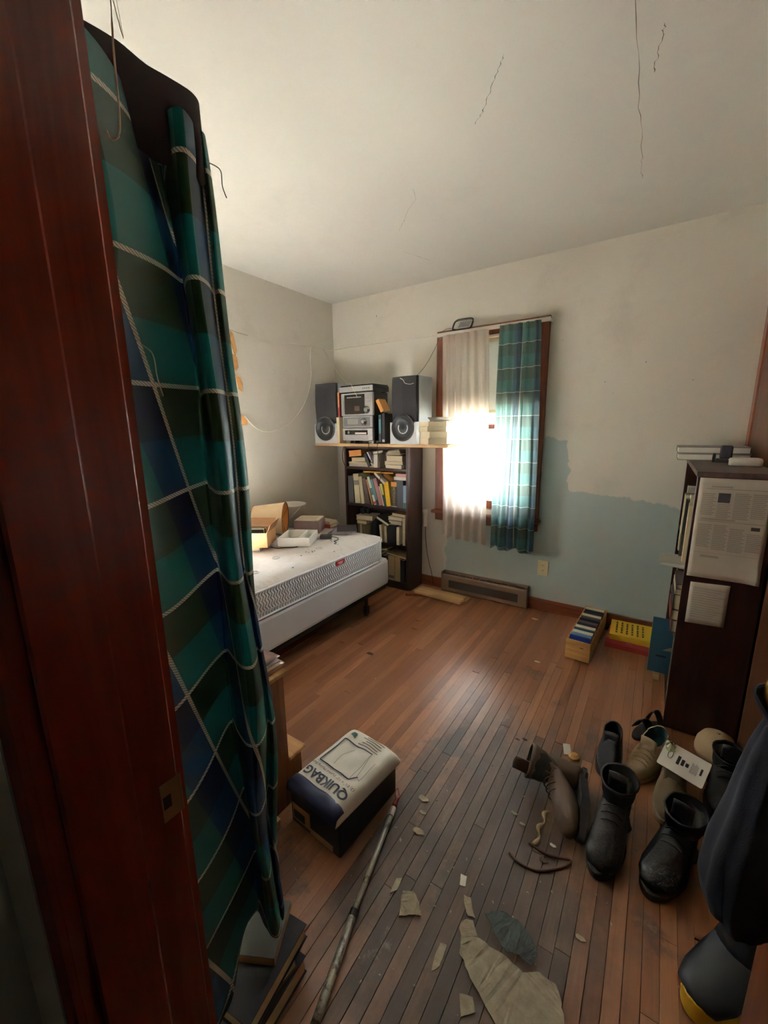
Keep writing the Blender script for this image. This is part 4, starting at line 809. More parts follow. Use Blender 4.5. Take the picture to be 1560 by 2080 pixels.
for x_ in (-.15, .15): B('foot', (x_-.015, -.07, 0), (x_+.015, -.04, .0078), 'black_plastic', tt); B('foot', (x_-.015, .07, 0), (x_+.015, .10, .0078), 'black_plastic', tt)
# books wedged around the stereo
upright('red and salmon book leaning behind the corner loudspeaker', -2.284, .018, .20, 0, (150, 62, 58), PZ+.217, .10, 2.715, bands=((.4, 1, 'orange_book'),))
upright('cream book standing between corner loudspeaker and stereo', -2.293, .030, .215, 0, (222, 204, 164), PZ, .10, 2.702, hard=.002)
upright('black book with blue lettering behind the stereo side', -1.884, .024, .225, 0, (30, 44, 56), PZ, .13, 2.735, bands=((.35, .85, 'book_74_118_124'),))
upright('black book with silver lettering beside the loudspeaker', -1.852, .026, .235, 0, (34, 30, 30), PZ, .13, 2.735, bands=((.06, .14, 'silver_plastic'),))
upright('orange paperback lodged above the black books', -1.868, .030, .105, 28, (206, 140, 70), PZ+.243, .10, 2.745)
sz = PZ
for i, (t_, c_, rz, lb) in enumerate(((.046, (224, 206, 170), -27, 'thick cream paperback at the bottom of the window-side stack'), (.044, (214, 196, 160), -24, 'cream paperback second up in the window-side stack'), (.036, (222, 208, 178), -28, 'cream paperback third up in the window-side stack'), (.036, (226, 212, 184), -25, 'cream paperback fourth up in the window-side stack'))):
    book(lb, t_, .115, .175, c_, Matrix.Translation((-1.418-.003*i, 2.864, sz+.0004)) @ Matrix.Rotation(R(rz), 4, 'Z') @ ax((1,0,0),(0,0,1),(0,-1,0), (0,0,0)), 'cream_paper', hard=.0012); sz += t_+.0006
op = thing('paperback', 'open white paperback curling on the window-side stack', 'book', (-1.365, 2.782, sz+.001), (0, 0, R(-27)))
solidify(MB().grid([[(-.055+.11*a/10, -.075+.15*b/4, .012*abs(a/5-1)**2*2.0+.006) for b in range(5)] for a in range(11)]).build('cover', 'white_paper', op, 0, 1, True), .001); B('pages', (-.03, -.074, .0003), (.03, .074, .006), 'white_paper', op)

# ================================================================== DARK BOOKCASE on the right, with newspaper taped to its side
RX0, RX1, RY0, RY1, RZ = .139, .3905, 2.050, 2.905, 1.165
rc = thing('bookcase', 'dark mahogany bookcase with newspaper taped to its side', 'bookcase')
for y_ in (RY0, RY1-.02): B('side_panel', (RX0, y_, 0), (RX1, y_+.02, RZ-.021), 'mahogany', rc, .0015)
B('top_panel', (RX0-.004, RY0-.004, RZ-.0205), (RX1, RY1, RZ), 'mahogany_top', rc, .0015)
RS = (.07, .405, .775)
for z in RS: B('shelf', (RX0+.003, RY0+.0203, z-.020), (RX1-.006, RY1-.0203, z), 'mahogany', rc, .001)
B('back_panel', (RX1-.0055, RY0+.0203, .02), (RX1-.001, RY1-.0203, RZ-.022), 'mahogany', rc)
# newspaper and note
npp = thing('newspaper_page', 'newspaper page taped to the side of the mahogany bookcase', 'newspaper', (.262, RY0-.0015, .937))
def curlpage(w0, w1, h0, h1, ripple): return [[(w0+(w1-w0)*a/16, -.0015-ripple*abs(math.sin(a*.42+b*.31))-.014*max(0, (a/16-.80)*5)*max(0, (.16-b/20)*6.2), h0+(h1-h0)*b/20) for b in range(21)] for a in range(17)]
solidify(MB().grid(curlpage(-.114, .112, -.206, .205, .0012)).build('sheet', 'newsprint', npp, 0, 1, True), .0004)
def ink(par, x0, x1, z0, z1, mt, nm, d=.0046): return B(nm, (x0, -d, z0), (x1, -d+.0003, z1), mt, par)
plain('print_grey', col(168, 158, 144), .9, 0, .12, 160); plain('print_photo', col(66, 60, 66), .8, 0, .4, 60)
for i, (a, b, c_, d_) in enumerate(((-.10,-.055,.06,.145),(-.05,-.005,.045,.105),(0,.048,.05,.15),(.053,.10,.055,.15),(-.10,-.055,-.075,.02),(-.05,-.005,-.085,.02),(0,.048,-.085,.01),(.053,.10,-.08,-.005))):
    zz = d_
    while zz > c_:
        ink(npp, a, b-.004*((i+int(zz*1000)) % 3), zz-.0045, zz, 'print_grey', 'text_line'); zz -= .0075
ink(npp, -.09, .10, .163, .1645, 'ink_grey', 'rule'); ink(npp, -.075, -.01, .169, .175, 'print_grey', 'headline'); ink(npp, -.10, .10, .033, .0345, 'ink_grey', 'rule'); ink(npp, -.095, .012, .038, .045, 'print_grey', 'headline'); ink(npp, -.05, -.013, .11, .148, 'print_photo', 'photograph'); ink(npp, .062, .088, .008, .022, 'print_photo', 'photograph'); ink(npp, -.105, .095, -.099, -.0975, 'print_grey', 'rule'); ink(npp, -.08, -.02, -.118, -.108, 'print_grey', 'headline')
npn = thing('typed_note', 'small typed sheet pinned below the newspaper page', 'note', (.229, RY0-.0015, .614))
solidify(MB().grid([[(-.064+.128*a/8, -.0008-.0012*abs(math.sin(a*.5)), -.090+.182*b/8+.006*(a/8)) for b in range(9)] for a in range(9)]).build('sheet', 'newsprint', npn, 0, 1, True), .0004)
for i in range(13): ink(npn, -.052, .05-.012*(i % 3), .068-.0105*i, .071-.0105*i, 'print_grey', 'text_line', .0036)
# things on top of it
for i, (lb, c_, z, dx) in enumerate((('long white ledger book at the bottom on the mahogany bookcase', (150, 140, 128), RZ, .0), ('long white ledger book on top of the other ledger', (140, 130, 120), RZ+.036, -.004))):
    book(lb, .034, .21, .295, c_, Matrix.Translation((.085+dx, 2.885, z+.0006)) @ ax((0,-1,0),(0,0,1),(-1,0,0),(.295,0,0)), 'white_paper', hard=.004)
wc_ = thing('clamp_lamp_base', 'dark plastic gadget with round foot on the mahogany bookcase', 'gadget', (.270, 2.60, RZ), (0, 0, R(-8)))
MB().prism(rrect(-.032, .034, -.026, .026, .010, 4), 0, .018).build('foot', 'black_plastic', wc_); B('head', (-.020, -.016, .0185), (.028, .018, .082), plain('gadget_plum', col(52, 44, 54), .5).name, wc_, .006); MB().lathe([(.018, -.006), (.022, -.003), (.022, .003), (.018, .006)], 18, ax((0,1,0),(0,0,1),(1,0,0),(-.040, -.01, .022))).build('dial', 'black_plastic', wc_)
wd_ = thing('white_device', 'white rounded plastic device at the front of the bookcase top', 'device', (.325, 2.415, RZ), (0, 0, R(-4)))
MB().rings([[(a, b, z) for a, b in rrect(-.058+i_, .058-i_, -.042+i_, .042-i_, .016, 5)] for i_, z in ((.002, .0005), (0, .006), (.0, .026), (.004, .033), (.016, .036))]).build('case', 'plastic_white', wd_, 0, 1, True); B('side_lens', (-.0592, -.018, .008), (-.0575, .018, .024), 'chrome', wd_)
# its shelves: spines face the bed side (-x)
def rbook(label, y, wd, h, lean, c, shelf, depth=.17, out=0.0, pages='cream_paper', **kw):
    m = Matrix.Translation((RX0+.012-out, y, shelf+.0008)) @ Matrix.Rotation(R(lean), 4, 'X')
    return book(label, wd, depth, h, c, m, pages, **kw)
yy = RY0+.026; rr_ = random.Random(9)
tall = [('cream paperback nearest the taped side on the upper shelf', (208, 192, 154), .03, .24), ('cream book with grey flecked spine on the upper shelf', (190, 176, 142), .028, .25), ('white book third from the taped side', (212, 202, 176), .034, .262), ('black book between white books on the upper shelf', (40, 38, 38), .022, .255), ('tall white book on the upper right shelf', (216, 206, 182), .036, .27), ('grey green book on the upper right shelf', (90, 100, 90), .030, .25), ('cream hardback midway along the upper right shelf', (204, 188, 150), .04, .26), ('dark blue hardback midway along the upper right shelf', (44, 48, 66), .036, .25), ('tan hardback past the middle of the upper right shelf', (170, 140, 100), .04, .255), ('brown hardback toward the wall on the upper right shelf', (96, 70, 52), .04, .25), ('pale grey binder toward the wall on the upper right shelf', (180, 178, 170), .05, .28)]
for lb, c_, wd, h in tall: rbook(lb, yy, wd, h, 0, c_, RS[2], out=rr_.uniform(.016, .034)); yy += wd+.0022
rbook('cream booklet leaning at the wall end of the upper shelf', yy+.05, .014, .20, 12, (204, 190, 160), RS[2], out=.012)
# a pile lying on the middle shelf
zz = RS[1]
for lb, c_, t_, o_ in (('brown leather album at the bottom of the middle shelf pile', (104, 56, 42), .06, .0), ('red brown leather album second in the middle shelf pile', (120, 60, 46), .05, .008), ('black box file on the leather albums', (26, 26, 32), .075, .004), ('cream paperback on the black box file', (206, 190, 160), .024, .002), ('dark paperback on top of the middle shelf pile', (70, 60, 56), .024, .0)):
    book(lb, t_, .17, .22, c_, Matrix.Translation((RX0-.012-o_, 2.40, zz+.0006)) @ ax((1,0,0),(0,0,1),(0,-1,0)), 'cream_paper'); zz += t_+.0008
book('white hardback jutting out of the middle shelf', .022, .19, .20, (196, 190, 176), Matrix.Translation((RX0-.075, 2.82, RS[1]+.185)) @ ax((1,0,0),(0,0,1),(0,-1,0)), 'white_paper')
for i, (c_, lb) in enumerate((((60, 50, 48), 'dark brown book standing behind the leather albums'), ((86, 60, 50), 'chestnut book standing behind the leather albums'), ((150, 130, 108), 'khaki book standing behind the leather albums'), ((40, 44, 50), 'slate book standing behind the leather albums'))): rbook(lb, 2.62+i*.042, .036, .18, 0, c_, RS[1])
al = thing('record_album', 'blue record sleeve sticking out of the lower shelf', 'record sleeve', (.064, 2.395, RS[0]+.0012), (0, 0, R(3)))
B('sleeve', (0, 0, 0), (.305, .004, .305), plain('sleeve_blue', col(44, 82, 104), .4, 0, .35, 7).name, al); B('sleeve_edge', (-.0012, -.0002, .0), (-.0002, .0042, .305), 'flake', al); B('print_shape', (.03, -.0008, .09), (.075, -.0002, .10), 'ink', al); MB().prism([(.055, .13), (.12, .13), (.12, .165), (.085, .15)], .0003, .0008, ax((1,0,0),(0,0,1),(0,-1,0))).build('print_shape', 'flake', al)
for i, (c_, wd, lb) in enumerate((((176, 150, 110), .018, 'tan record sleeve next to the blue one'), ((60, 56, 54), .02, 'dark record sleeve in the lower shelf'), ((120, 110, 98), .02, 'grey record sleeve in the lower shelf'), ((44, 44, 50), .022, 'black record sleeve in the lower shelf'), ((150, 132, 108), .02, 'khaki record sleeve in the lower shelf'))):
    rbook(lb, 2.085+i*.048, wd, .30, 0, c_, RS[0], .23, name='record_sleeve', cat='record sleeve')
tag(B('wood_stick', (.098, 2.44, .001), (.122, 2.456, .215), 'scrap_wood', None, .001, Matrix.Rotation(R(0), 4, 'X')), 'pale wooden stick upright against the mahogany bookcase shelf', 'stick')

# ================================================================== ON THE FLOOR
# crate of discs
cx = thing('disc_crate', 'pale wooden crate of compact discs by the blue wall', 'crate', (-.278, 2.41, 0), (0, 0, R(-6.5)))
cx.rotation_euler = (0, 0, R(-3)); L_ = .555; Wc = .066
for a, b, nm in (((-Wc, 0, .006), (Wc, .009, .125), 'end_board'), ((-Wc, L_-.009, .006), (Wc, L_, .125), 'end_board'), ((-Wc, .0092, .006), (-Wc+.007, L_-.0092, .118), 'side_board'), ((Wc-.007, .0092, .006), (Wc, L_-.0092, .118), 'side_board'), ((-Wc+.0072, .0092, .006), (Wc-.0072, L_-.0092, .011), 'bottom_board')): B(nm, a, b, 'crate_wood', cx, .001)
B('knot', (.012, -.0008, .085), (.030, -.0001, .090), 'crumb', cx)
for x_ in (-Wc+.01, Wc-.02): B('foot', (x_, .01, 0), (x_+.01, .03, .0058), 'crate_wood', cx)
MC = Matrix.Translation((-.278, 2.41, 0)) @ Matrix.Rotation(R(-3), 4, 'Z')
ccol = [(36, 58, 140), (120, 150, 190), (226, 222, 206), (70, 96, 104), (220, 214, 196), (62, 56, 64), (104, 92, 96), (46, 44, 50), (90, 84, 92), (222, 210, 180), (60, 58, 66), (50, 50, 56), (214, 204, 176)]
cl = ['royal blue', 'sky blue', 'white', 'slate green', 'ivory', 'plum black', 'mauve grey', 'near black', 'grey violet', 'cream', 'charcoal', 'graphite', 'buff']
yd = .012
for i, c_ in enumerate(ccol):
    r_ = thing('disc_case', '%s disc case in the wooden crate, %s' % (cl[i], 'frontmost of the row' if i == 0 else 'number %s behind the front' % ('one two three four five six seven eight nine ten eleven twelve'.split()[i-1])), 'disc case', group='discs in the wooden crate')
    r_['label'] = '%s compact disc case in the wooden crate%s' % (cl[i], ', frontmost' if i == 0 else '')
    r_.matrix_world = MC @ Matrix.Translation((0, .012+i*.0385, .0185)) @ Matrix.Rotation(R(-14), 4, 'X') @ Matrix.Translation((0, 0, .0005))
    B('case', (-.056, 0, 0), (.056, .026, .120), gloss('disc_%d' % i, col(*c_), .2), r_, .001)
    if i == 0: B('print', (.0, -.0006, .072), (.036, -.0001, .082), 'tag_white', r_); B('print', (.038, -.0006, .02), (.041, -.0001, .08), 'flake', r_)
# books on the floor beside the crate
fb = [('red hardback at the bottom of the floor stack', .030, (170, 58, 60), 3, .20, .285, .0), ('pink red hardback second in the floor stack', .030, (186, 76, 78), 2, .20, .28, .004)]
zz = .0006
for lb, t_, c_, rz, d_, h_, dx in fb:
    book(lb, t_, d_, h_, c_, Matrix.Translation((-.160+dx, 2.685, zz)) @ Matrix.Rotation(R(rz-3), 4, 'Z') @ ax((0,1,0),(0,0,1),(1,0,0)), 'cream_paper'); zz += t_+.0006
MY = Matrix.Translation((-.140, 2.675, zz)) @ Matrix.Rotation(R(2), 4, 'Z') @ ax((0,1,0),(0,0,1),(1,0,0))
yb = book('yellow illustrated paperback on top of the floor stack', .034, .225, .285, (214, 170, 34), MY, 'yellow_paper')
for i in range(6):      # rows of dark cover print
    yp = .03+.028*i
    for j in range(5): B('cover_print', (.035+.034*j+.004*(i % 2), .0341, yp), (.058+.034*j+.003*((i+j) % 3), .0346, yp+.010), plain('print_brown', col(92, 76, 26), .7).name, yb)
for i in range(5): MB().lathe([(.016-.002*i, 0), (.012, .0004)], 8, Matrix.Translation((.07+.028*(i % 3), .0342, .225+.018*(i//2))) @ Matrix.Rotation(R(-90), 4, 'X') @ Matrix.Diagonal((1, .6, 1, 1))).build('cover_figure', ('print_photo', 'flake', 'print_brown', 'flake_grey', 'print_photo')[i], yb)
B('rug_strip', (-.20, 2.925, .0), (.13, 2.990, .012), 'sole_dark', None); tag(bpy.data.objects['rug_strip'], 'dark flat strip lying behind the floor stack of books', 'strip')
# two wood scraps by the heater, one on the other
tag(MB().box((-.205, -.062, .0), (.205, .062, .019)).build('scrap_board', 'scrap_wood', None, .001, 1, False, (-1.352, 2.795, .0205), (0, 0, R(-2.5))), 'pale bare board propped in front of the heater', 'board')
tag(MB().box((-.09, -.05, .0), (.09, .05, .018)).build('scrap_board', 'board_wood', None, .001, 1, False, (-1.22, 2.858, .0008), (0, 0, R(-4))), 'short brown board under the pale bare board', 'board')
tag(MB().box((-.20, -.03, .0), (.06, .03, .019)).build('scrap_board', 'stool_wood', None, .001, 1, False, (-1.44, 2.80, .0008), (0, 0, R(25))), 'dusty dark board beneath the pale one at the bookcase', 'board')
# extension pole with red tip
ep = thing('extension_pole', 'long scratched metal pole with red tip on the floor', 'pole', (0, 0, 0))
P0, P1, Pj = Vector((-.655, .990, .0135)), Vector((-.500, .385, .0135)), Vector((-.583, .684, .0135))
k = N('pole_metal'); p = k.pos(); k.base(k.mix(k.mapr(k.noise(p, 30, 5, .7), .5, .62), col(176, 172, 158), col(88, 82, 72))); k.rough(.45); k.b.inputs['Metallic'].default_value = .55
dv = (P1-P0).normalized()
MB().tube([P0, Pj], .0090, 14).build('upper_tube', 'pole_metal', ep, 0, 1, True); MB().tube([Pj-dv*.004, P1], .0112, 14).build('lower_tube', 'pole_metal', ep, 0, 1, True); MB().tube([Pj-dv*.008, Pj+dv*.010], .0122, 14).build('collar', 'black_plastic', ep)
MB().tube([P0-dv*.030, P0+dv*.004], .0110, 12).build('ferrule', 'white_enamel', ep); tp_ = MB().tube([P0-dv*.030, P0-dv*.045, P0-dv*.062, P0-dv*.074+Vector((.004, 0, .004))], lambda t: .0105-.004*t, 10).build('tip', 'red_dark', ep, 0, 1, True)
MB().tube(smoothp([P0-dv*.062, P0-dv*.08+Vector((-.010, 0, .012)), P0-dv*.10+Vector((-.006, 0, .014)), P0-dv*.082+Vector((.006, 0, .008))]), .0018, 6).build('hook', 'red_dark', ep)

# ---- shoes
def ring(c, a, b, ra, rb_, n=18, flatb=0.0):
    out = []
    for i in range(n):
        t = 2*math.pi*i/n; u_, v_ = math.cos(t), math.sin(t)
        if v_ < 0: v_ *= (1-flatb)
        out.append(c+a*u_*ra+b*v_*rb_)
    return out
def shoe(name, label, m, L=.29, shaft=.12, wd=.05, upper='leather_dark', sole='sole_dark', lining='grille_black', laces='lace_brown', tongue=True, soleh=.026, cat='boot', lowcut=False):
    r_ = thing(name, label, cat); r_.matrix_world = m
    X_, Y_, Z_ = Vector((1,0,0)), Vector((0,1,0)), Vector((0,0,1))
    out = []
    for t in range(40):
        a = 2*math.pi*t/40; y_ = math.sin(a); x_ = math.cos(a); yy_ = L*.5+L*.5*y_
        ww = wd*(1.0 if yy_ > .55*L else .80+.2*max(0, (yy_/L-.1)/.45))*(1-.10*max(0, (abs(yy_/L-.42) < .12)))
        out.append((x_*ww*1.06+.006*max(0, y_), yy_))
    MB().prism(out, 0, soleh).build('sole', sole, r_, .003, 1); MB().prism([(a*.97, b*.35) for a, b in out], .0, .010).build('heel', sole, r_) if not lowcut else None
    zs = soleh-.004
    if lowcut:
        rs_ = []
        for h_, fr, wf_, ht_ in ((.0, .985, 1.0, .0), (.016, .98, 1.02, .0), (.030, .955, 1.0, .003), (.041, .88, .96, .006), (.051, .77, .91, .010), (.060, .68, .88, .012), (.070, .62, .86, .012), (.080, .585, .86, .010), (.086, .57, .87, .008)):
            y0_, y1_ = ht_+.008, fr*L; ring_ = []
            for i in range(26):
                t = 2*math.pi*i/26; yy_ = (y0_+y1_)/2+(y1_-y0_)/2*math.sin(t)
                ww = wd*wf_*(1.0 if yy_ > .55*L else .80+.2*max(0, (yy_/L-.1)/.45))
                ring_.append(Vector((math.cos(t)*ww+.003*mnoise.noise((yy_*40, h_*50, L*30+wd*200+i*.1)), yy_, zs+h_+(.022*(1-yy_/(.57*L)) if h_ > .075 and yy_ < .57*L else 0)+.002*mnoise.noise((i*.8, h_*60, 5)))))
            rs_.append(ring_)
    else:
        path_ = [(.98, .020, .012, .012, 90), (.95, .024, .036, .020, 90), (.88, .030, .046, .030, 88), (.76, .036, .050, .037, 85), (.62, .044, .047, .045, 78), (.48, .054, .044, .053, 66), (.36, .066, .042, .058, 50), (.28, .082, .041, .058, 30), (.235, .105, .041, .052, 12)]
        k_ = 4
        for i in range(1, k_+1): path_.append((.225+.006*i, .112+(shaft-.05)*i/k_, .042+.0035*i, .052+.005*i, 0))
        rs_ = []
        for fy, fz, ra, rb_, an in path_:
            bdir = Vector((0, -math.cos(R(an)), math.sin(R(an))))
            rs_.append([Vector((q.x+.0035*mnoise.noise((q.y*45, q.z*45, L*30+wd*200)), q.y+.003*mnoise.noise((q.x*50, q.z*40, 7)), max(zs-.001, q.z+.003*mnoise.noise((q.x*40, q.y*40, 3))))) for q in ring(Vector((0, fy*L, zs+fz)), X_, bdir, ra*wd/.05, rb_, 20)])
    top = rs_[-1]; c0 = sum(top, Vector())/len(top)
    rs2 = rs_+[[c0+(q-c0)*.90 for q in top], [c0+(q-c0)*.84-Z_*(.04 if lowcut else .05) for q in top], [c0+(q-c0)*.70-Z_*(.06 if lowcut else .075) for q in top]]
    nn = len(rs_)
    MB().rings(rs_+[rs2[nn]], True, False).build('upper', upper, r_, 0, 1, True); MB().rings(rs2[nn:], False, True).build('lining', lining, r_, 0, 1, True)
    hc = lowcut
    if not hc: MB().rings([ring(Vector((0, .17*L, zs+z_)), X_, Y_, .038*s_, .048*s_, 18) for z_, s_ in (((-.002, .98), (.015, 1.0), (.028, .98), (.04, .90)) if lowcut else ((-.002, .98), (.02, 1.02), (.05, 1.0), (.08, .94), (.10, .8)))]).build('heel_counter', upper, r_, 0, 1, True)
    if laces:
        for i, (fy, fz) in enumerate(((.80, .056), (.74, .062), (.68, .070), (.62, .080)) if lowcut else ((.60, .094), (.53, .104), (.46, .113), (.39, .124))): MB().tube(smoothp([(-.030, fy*L-.008, zs+fz-.020), (-.012, fy*L, zs+fz), (.012, fy*L+.004, zs+fz), (.030, fy*L-.004, zs+fz-.020)], 3), .0024, 5).build('lace', laces, r_)
    if tongue:
        hh = zs+(.112+shaft if not lowcut else .118); fy_, fz_ = (.565, .055) if lowcut else (.40, .105)
        solidify(MB().grid([[(-.028+.056*a/6, fy_*L-.012*b/4+.010*(b/4)**2, zs+fz_+(hh-zs-fz_)*b/4+.004*math.cos((a-3)*.6)) for b in range(5)] for a in range(7)]).build('tongue', upper, r_, 0, 1, True), .003)
    return r_
def pose(o, toe, up):   # toe = world direction of the toe, up = world direction of the opening
    t = Vector(toe).normalized(); u_ = (Vector(up)-t*Vector(up).dot(t)).normalized(); x_ = t.cross(u_)
    return ax(x_, t, u_, o)
shoe('work_boot', 'brown leather work boot tipped on its side, tongue out', pose((-.115, 1.515, .056), (.16, -1, .0), (-1, -.12, .22)), .30, .115, .050, 'leather_brown', 'sole_dark', laces='lace_brown')
shoe('work_boot', 'worn dark boot standing toe first beside the brown boot', pose((.008, 1.470, .0005), (-.10, -1, 0), (.02, .10, 1)), .31, .105, .052, 'leather_dark', 'sole_dark', laces='leather_dark')
shoe('low_shoe', 'tan suede shoe with teal lining behind the boots', pose((.135, 1.875, .001), (-.38, -1, 0), (.05, .05, 1)), .28, .06, .048, 'suede_tan', 'sole_tan', 'teal_lining', 'suede_tan', True, .022, 'shoe', True)
shoe('low_shoe', 'khaki shoe stuffed with clear plastic in the pile', pose((.182, 1.735, .001), (-.15, -1, 0), (0, .05, 1)), .26, .06, .047, plain('khaki_canvas', col(98, 84, 62), .9, 0, .2, 60, .2).name, 'sole_tan', 'leather_dark', None, True, .022, 'shoe', True)
cp = MB(); rpp = random.Random(4)
cp.rings([[(.148+.034*s_*math.cos(2*math.pi*i/14)*(1+.5*mnoise.noise((i*1.3, zz*50, 2))), 1.66+.045*s_*math.sin(2*math.pi*i/14)*(1+.4*mnoise.noise((i*1.7, zz*60, 8))), zz+.008*mnoise.noise((i*2.1, zz*90, 1))) for i in range(14)] for s_, zz in ((.5, .092), (.9, .112), (1.0, .135), (.75, .165), (.55, .19), (.2, .20))])
tag(cp.build('plastic_wrap', 'clear_plastic'), 'crumpled clear plastic wrap poking out of a shoe', 'plastic wrap')
shoe('work_boot', 'black boot with toe toward the doorway', pose((.205, 1.470, .0005), (-.34, -1, 0), (.05, .05, 1)), .30, .085, .053, 'leather_black', 'sole_dark', laces='leather_black')
shoe('low_shoe', 'black shoe half hidden below the hanging coat', pose((.305, 1.525, .0005), (-.05, -1, 0), (0, 0, 1)), .28, .06, .050, 'leather_black', 'sole_dark', laces='leather_black', cat='shoe', lowcut=True)
shoe('work_boot', 'dark boot lying against the mahogany bookcase', pose((.335, 1.855, .0005), (-.12, -1, 0), (.05, .05, 1)), .28, .07, .048, 'leather_dark', 'sole_dark', laces='leather_dark')
shoe('low_shoe', 'grey black shoe seen just behind the standing boot', pose((-.038, 1.80, .0005), (-.02, -1, 0), (0, 0, 1)), .22, .05, .045, plain('charcoal_suede', col(56, 54, 58), .9).name, 'sole_dark', laces=None, cat='shoe', lowcut=True)
gl2 = thing('rubber_sandal', 'curled black rubber sandal at the mahogany bookcase corner', 'sandal', (.085, 1.965, .0), (0, 0, R(150)))
MB().prism([(.035*math.cos(t*.314), .10*math.sin(t*.314)) for t in range(20)], .0005, .016).build('sole', 'sole_dark', gl2, .003)
solidify(MB().grid([[(-.036+.072*a/8, .01+.05*b/4, .018+.055*math.sin(a/8*3.1416)+.01*b/4) for b in range(5)] for a in range(9)]).build('strap', 'leather_black', gl2, 0, 1, True), .004); solidify(MB().grid([[(-.036+.072*a/8, -.06+.035*b/4, .018+.075*math.sin(a/8*3.1416)) for b in range(5)] for a in range(9)]).build('heel_strap', 'leather_black', gl2, 0, 1, True), .004)
# white retail card
pk = thing('retail_card', 'white printed retail card with hang hole on the shoe pile', 'card')
pk.matrix_world = ax(Vector((.127, -.044, -.006)).normalized(), Vector((.025, .095, .045)).normalized(), Vector((.02, -.42, .90)).normalized(), (.186, 1.612, .170))
MB().prism(rrect(-.068, .068, -.052, .050, .006, 4), 0, .0016).build('card', 'plastic_white', pk); B('hang_hole', (.048, -.012, .0017), (.054, .014, .0020), 'ink', pk)
MB().tube([(-.042+.007*math.cos(a*.5236), .006+.018*math.sin(a*.5236), .0018) for a in range(13)], .0010, 4).build('printed_ring', 'ink', pk)
for i in range(3): B('printed_block', (-.020+.013*i, -.018+.004*i, .0017), (-.011+.013*i, .016-.006*i, .0020), 'ink', pk)
for i in range(6): B('printed_text', (.022+.0035*i, -.022, .0017), (.0235+.0035*i, .020-.003*(i % 3), .0019), 'ink_grey', pk)
# bootlace, cap, little packet
tag(MB().tube(smoothp([(-.269, 1.098, .004), (-.235, 1.085, .004), (-.19, 1.088, .004), (-.155, 1.11, .004), (-.118, 1.145, .004), (-.10, 1.175, .010), (-.135, 1.165, .008), (-.17, 1.158, .006), (-.205, 1.162, .004), (-.225, 1.165, .004)]), .0038, 6).build('bootlace', 'lace_brown', None, 0, 1, True), 'brown bootlace coiled loosely on the floor by the boots', 'lace')
tag(MB().tube(smoothp([(-.212, 1.165, .005), (-.200, 1.20, .006), (-.212, 1.235, .006), (-.198, 1.262, .008), (-.206, 1.292, .014), (-.190, 1.305, .02)]), lambda t: .006+.003*math.sin(t*18), 6).build('frayed_lace', 'suede_tan', None, 0, 1, True), 'frayed pale lace hanging from the tipped brown boot', 'lace')
cpp = thing('cap', 'tan cloth cap on the floor at the bookcase foot', 'cap', (.322, 1.968, .0), (0, 0, R(200)))
MB().lathe([(.072, .0005), (.073, .02), (.068, .055), (.052, .085), (.026, .098), (.004, .100)], 24).build('crown', 'tan_cap', cpp, 0, 1, True); MB().lathe([(.006, 0), (.005, .006)], 10, Matrix.Translation((0, 0, .1001))).build('button', 'tan_cap', cpp); MB().prism([(.06*math.cos(t*.2244), .064+.045*math.sin(t*.2244)) for t in range(15)], .004, .008).build('visor', 'tan_cap', cpp)
tk = thing('trinket_packet', 'little white and gold packet on the floor past the boots', 'packet', (-.180, 1.640, 0), (0, 0, R(20)))
MB().box((-.014, -.022, 0), (.014, .022, .010), Matrix.Translation((-.012, .01, .012)) @ Matrix.Rotation(R(25), 4, 'X')).build('white_part', 'plastic_white', tk, .001); MB().rings([[(.012+.022*s_*math.cos(i*.628), -.012+.020*s_*math.sin(i*.628)*(1+.3*mnoise.noise((i, zz*60, 0))), zz) for i in range(10)] for s_, zz in ((1., .0005), (1.1, .010), (.6, .018), (.2, .02))]).build('foil_part', 'crate_wood', tk)
# coat hung on the door knob
ct = thing('hanging_coat', 'navy coat hanging from the brass door knob', 'coat', (0, 0, 0))
cp_ = [(.915, .016, .014, .800), (.885, .031, .028, .805), (.83, .036, .040, .81), (.77, .040, .048, .812), (.71, .043, .054, .815), (.62, .050, .060, .818), (.54, .052, .064, .82), (.505, .048, .062, .82), (.495, .030, .045, .82)]
rs_ = []
for z, rx, ry, cy_ in cp_: rs_.append([(min(.2455, .2455-rx+rx*math.cos(2*math.pi*i/36)*(1+.10*math.sin(i*1.05+z*6))), cy_+ry*math.sin(2*math.pi*i/36)*(1+.08*math.sin(i*2.1+z*9)), z+.005*math.sin(i*.9)) for i in range(36)])
MB().rings(rs_).build('body', 'navy_cloth', ct, 0, 1, True)
MB().tube(smoothp([(.205, .82, .945), (.17, .81, .935), (.19, .79, .90), (.225, .78, .915)]), .006, 8).build('collar_loop', 'navy_cloth', ct)
# dark boot with yellow sole under the coat
yb2 = thing('rubber_boot', 'dark rubber boot with yellow sole near the open door', 'boot')
yb2.matrix_world = pose((.345, 1.150, .002), (-.62, -.78, 0), (0, .05, 1))
o2 = []
for t in range(32):
    a = 2*math.pi*t/32; o2.append((.066*math.cos(a)*(1.0 if math.sin(a) > 0 else .86), .115+.135*math.sin(a)))
MB().prism(o2, 0, .055).build('sole', 'yellow_rubber', yb2, .006, 2, True)
MB().rings([ring(Vector((0, y_, .05+z_)), Vector((1,0,0)), Vector((0, -math.cos(R(an)), math.sin(R(an)))), ra, rb_, 18, .3 if an > 50 else 0) for y_, z_, ra, rb_, an in ((.245, .0, .012, .012, 90), (.23, .004, .045, .022, 88), (.19, .014, .058, .034, 84), (.14, .030, .060, .048, 72), (.10, .050, .058, .056, 45), (.075, .085, .054, .056, 15), (.07, .125, .054, .058, 0), (.07, .15, .055, .060, 0))]).build('upper', plain('rubber_slate', col(22, 25, 31), .5).name, yb2, 0, 1, True)
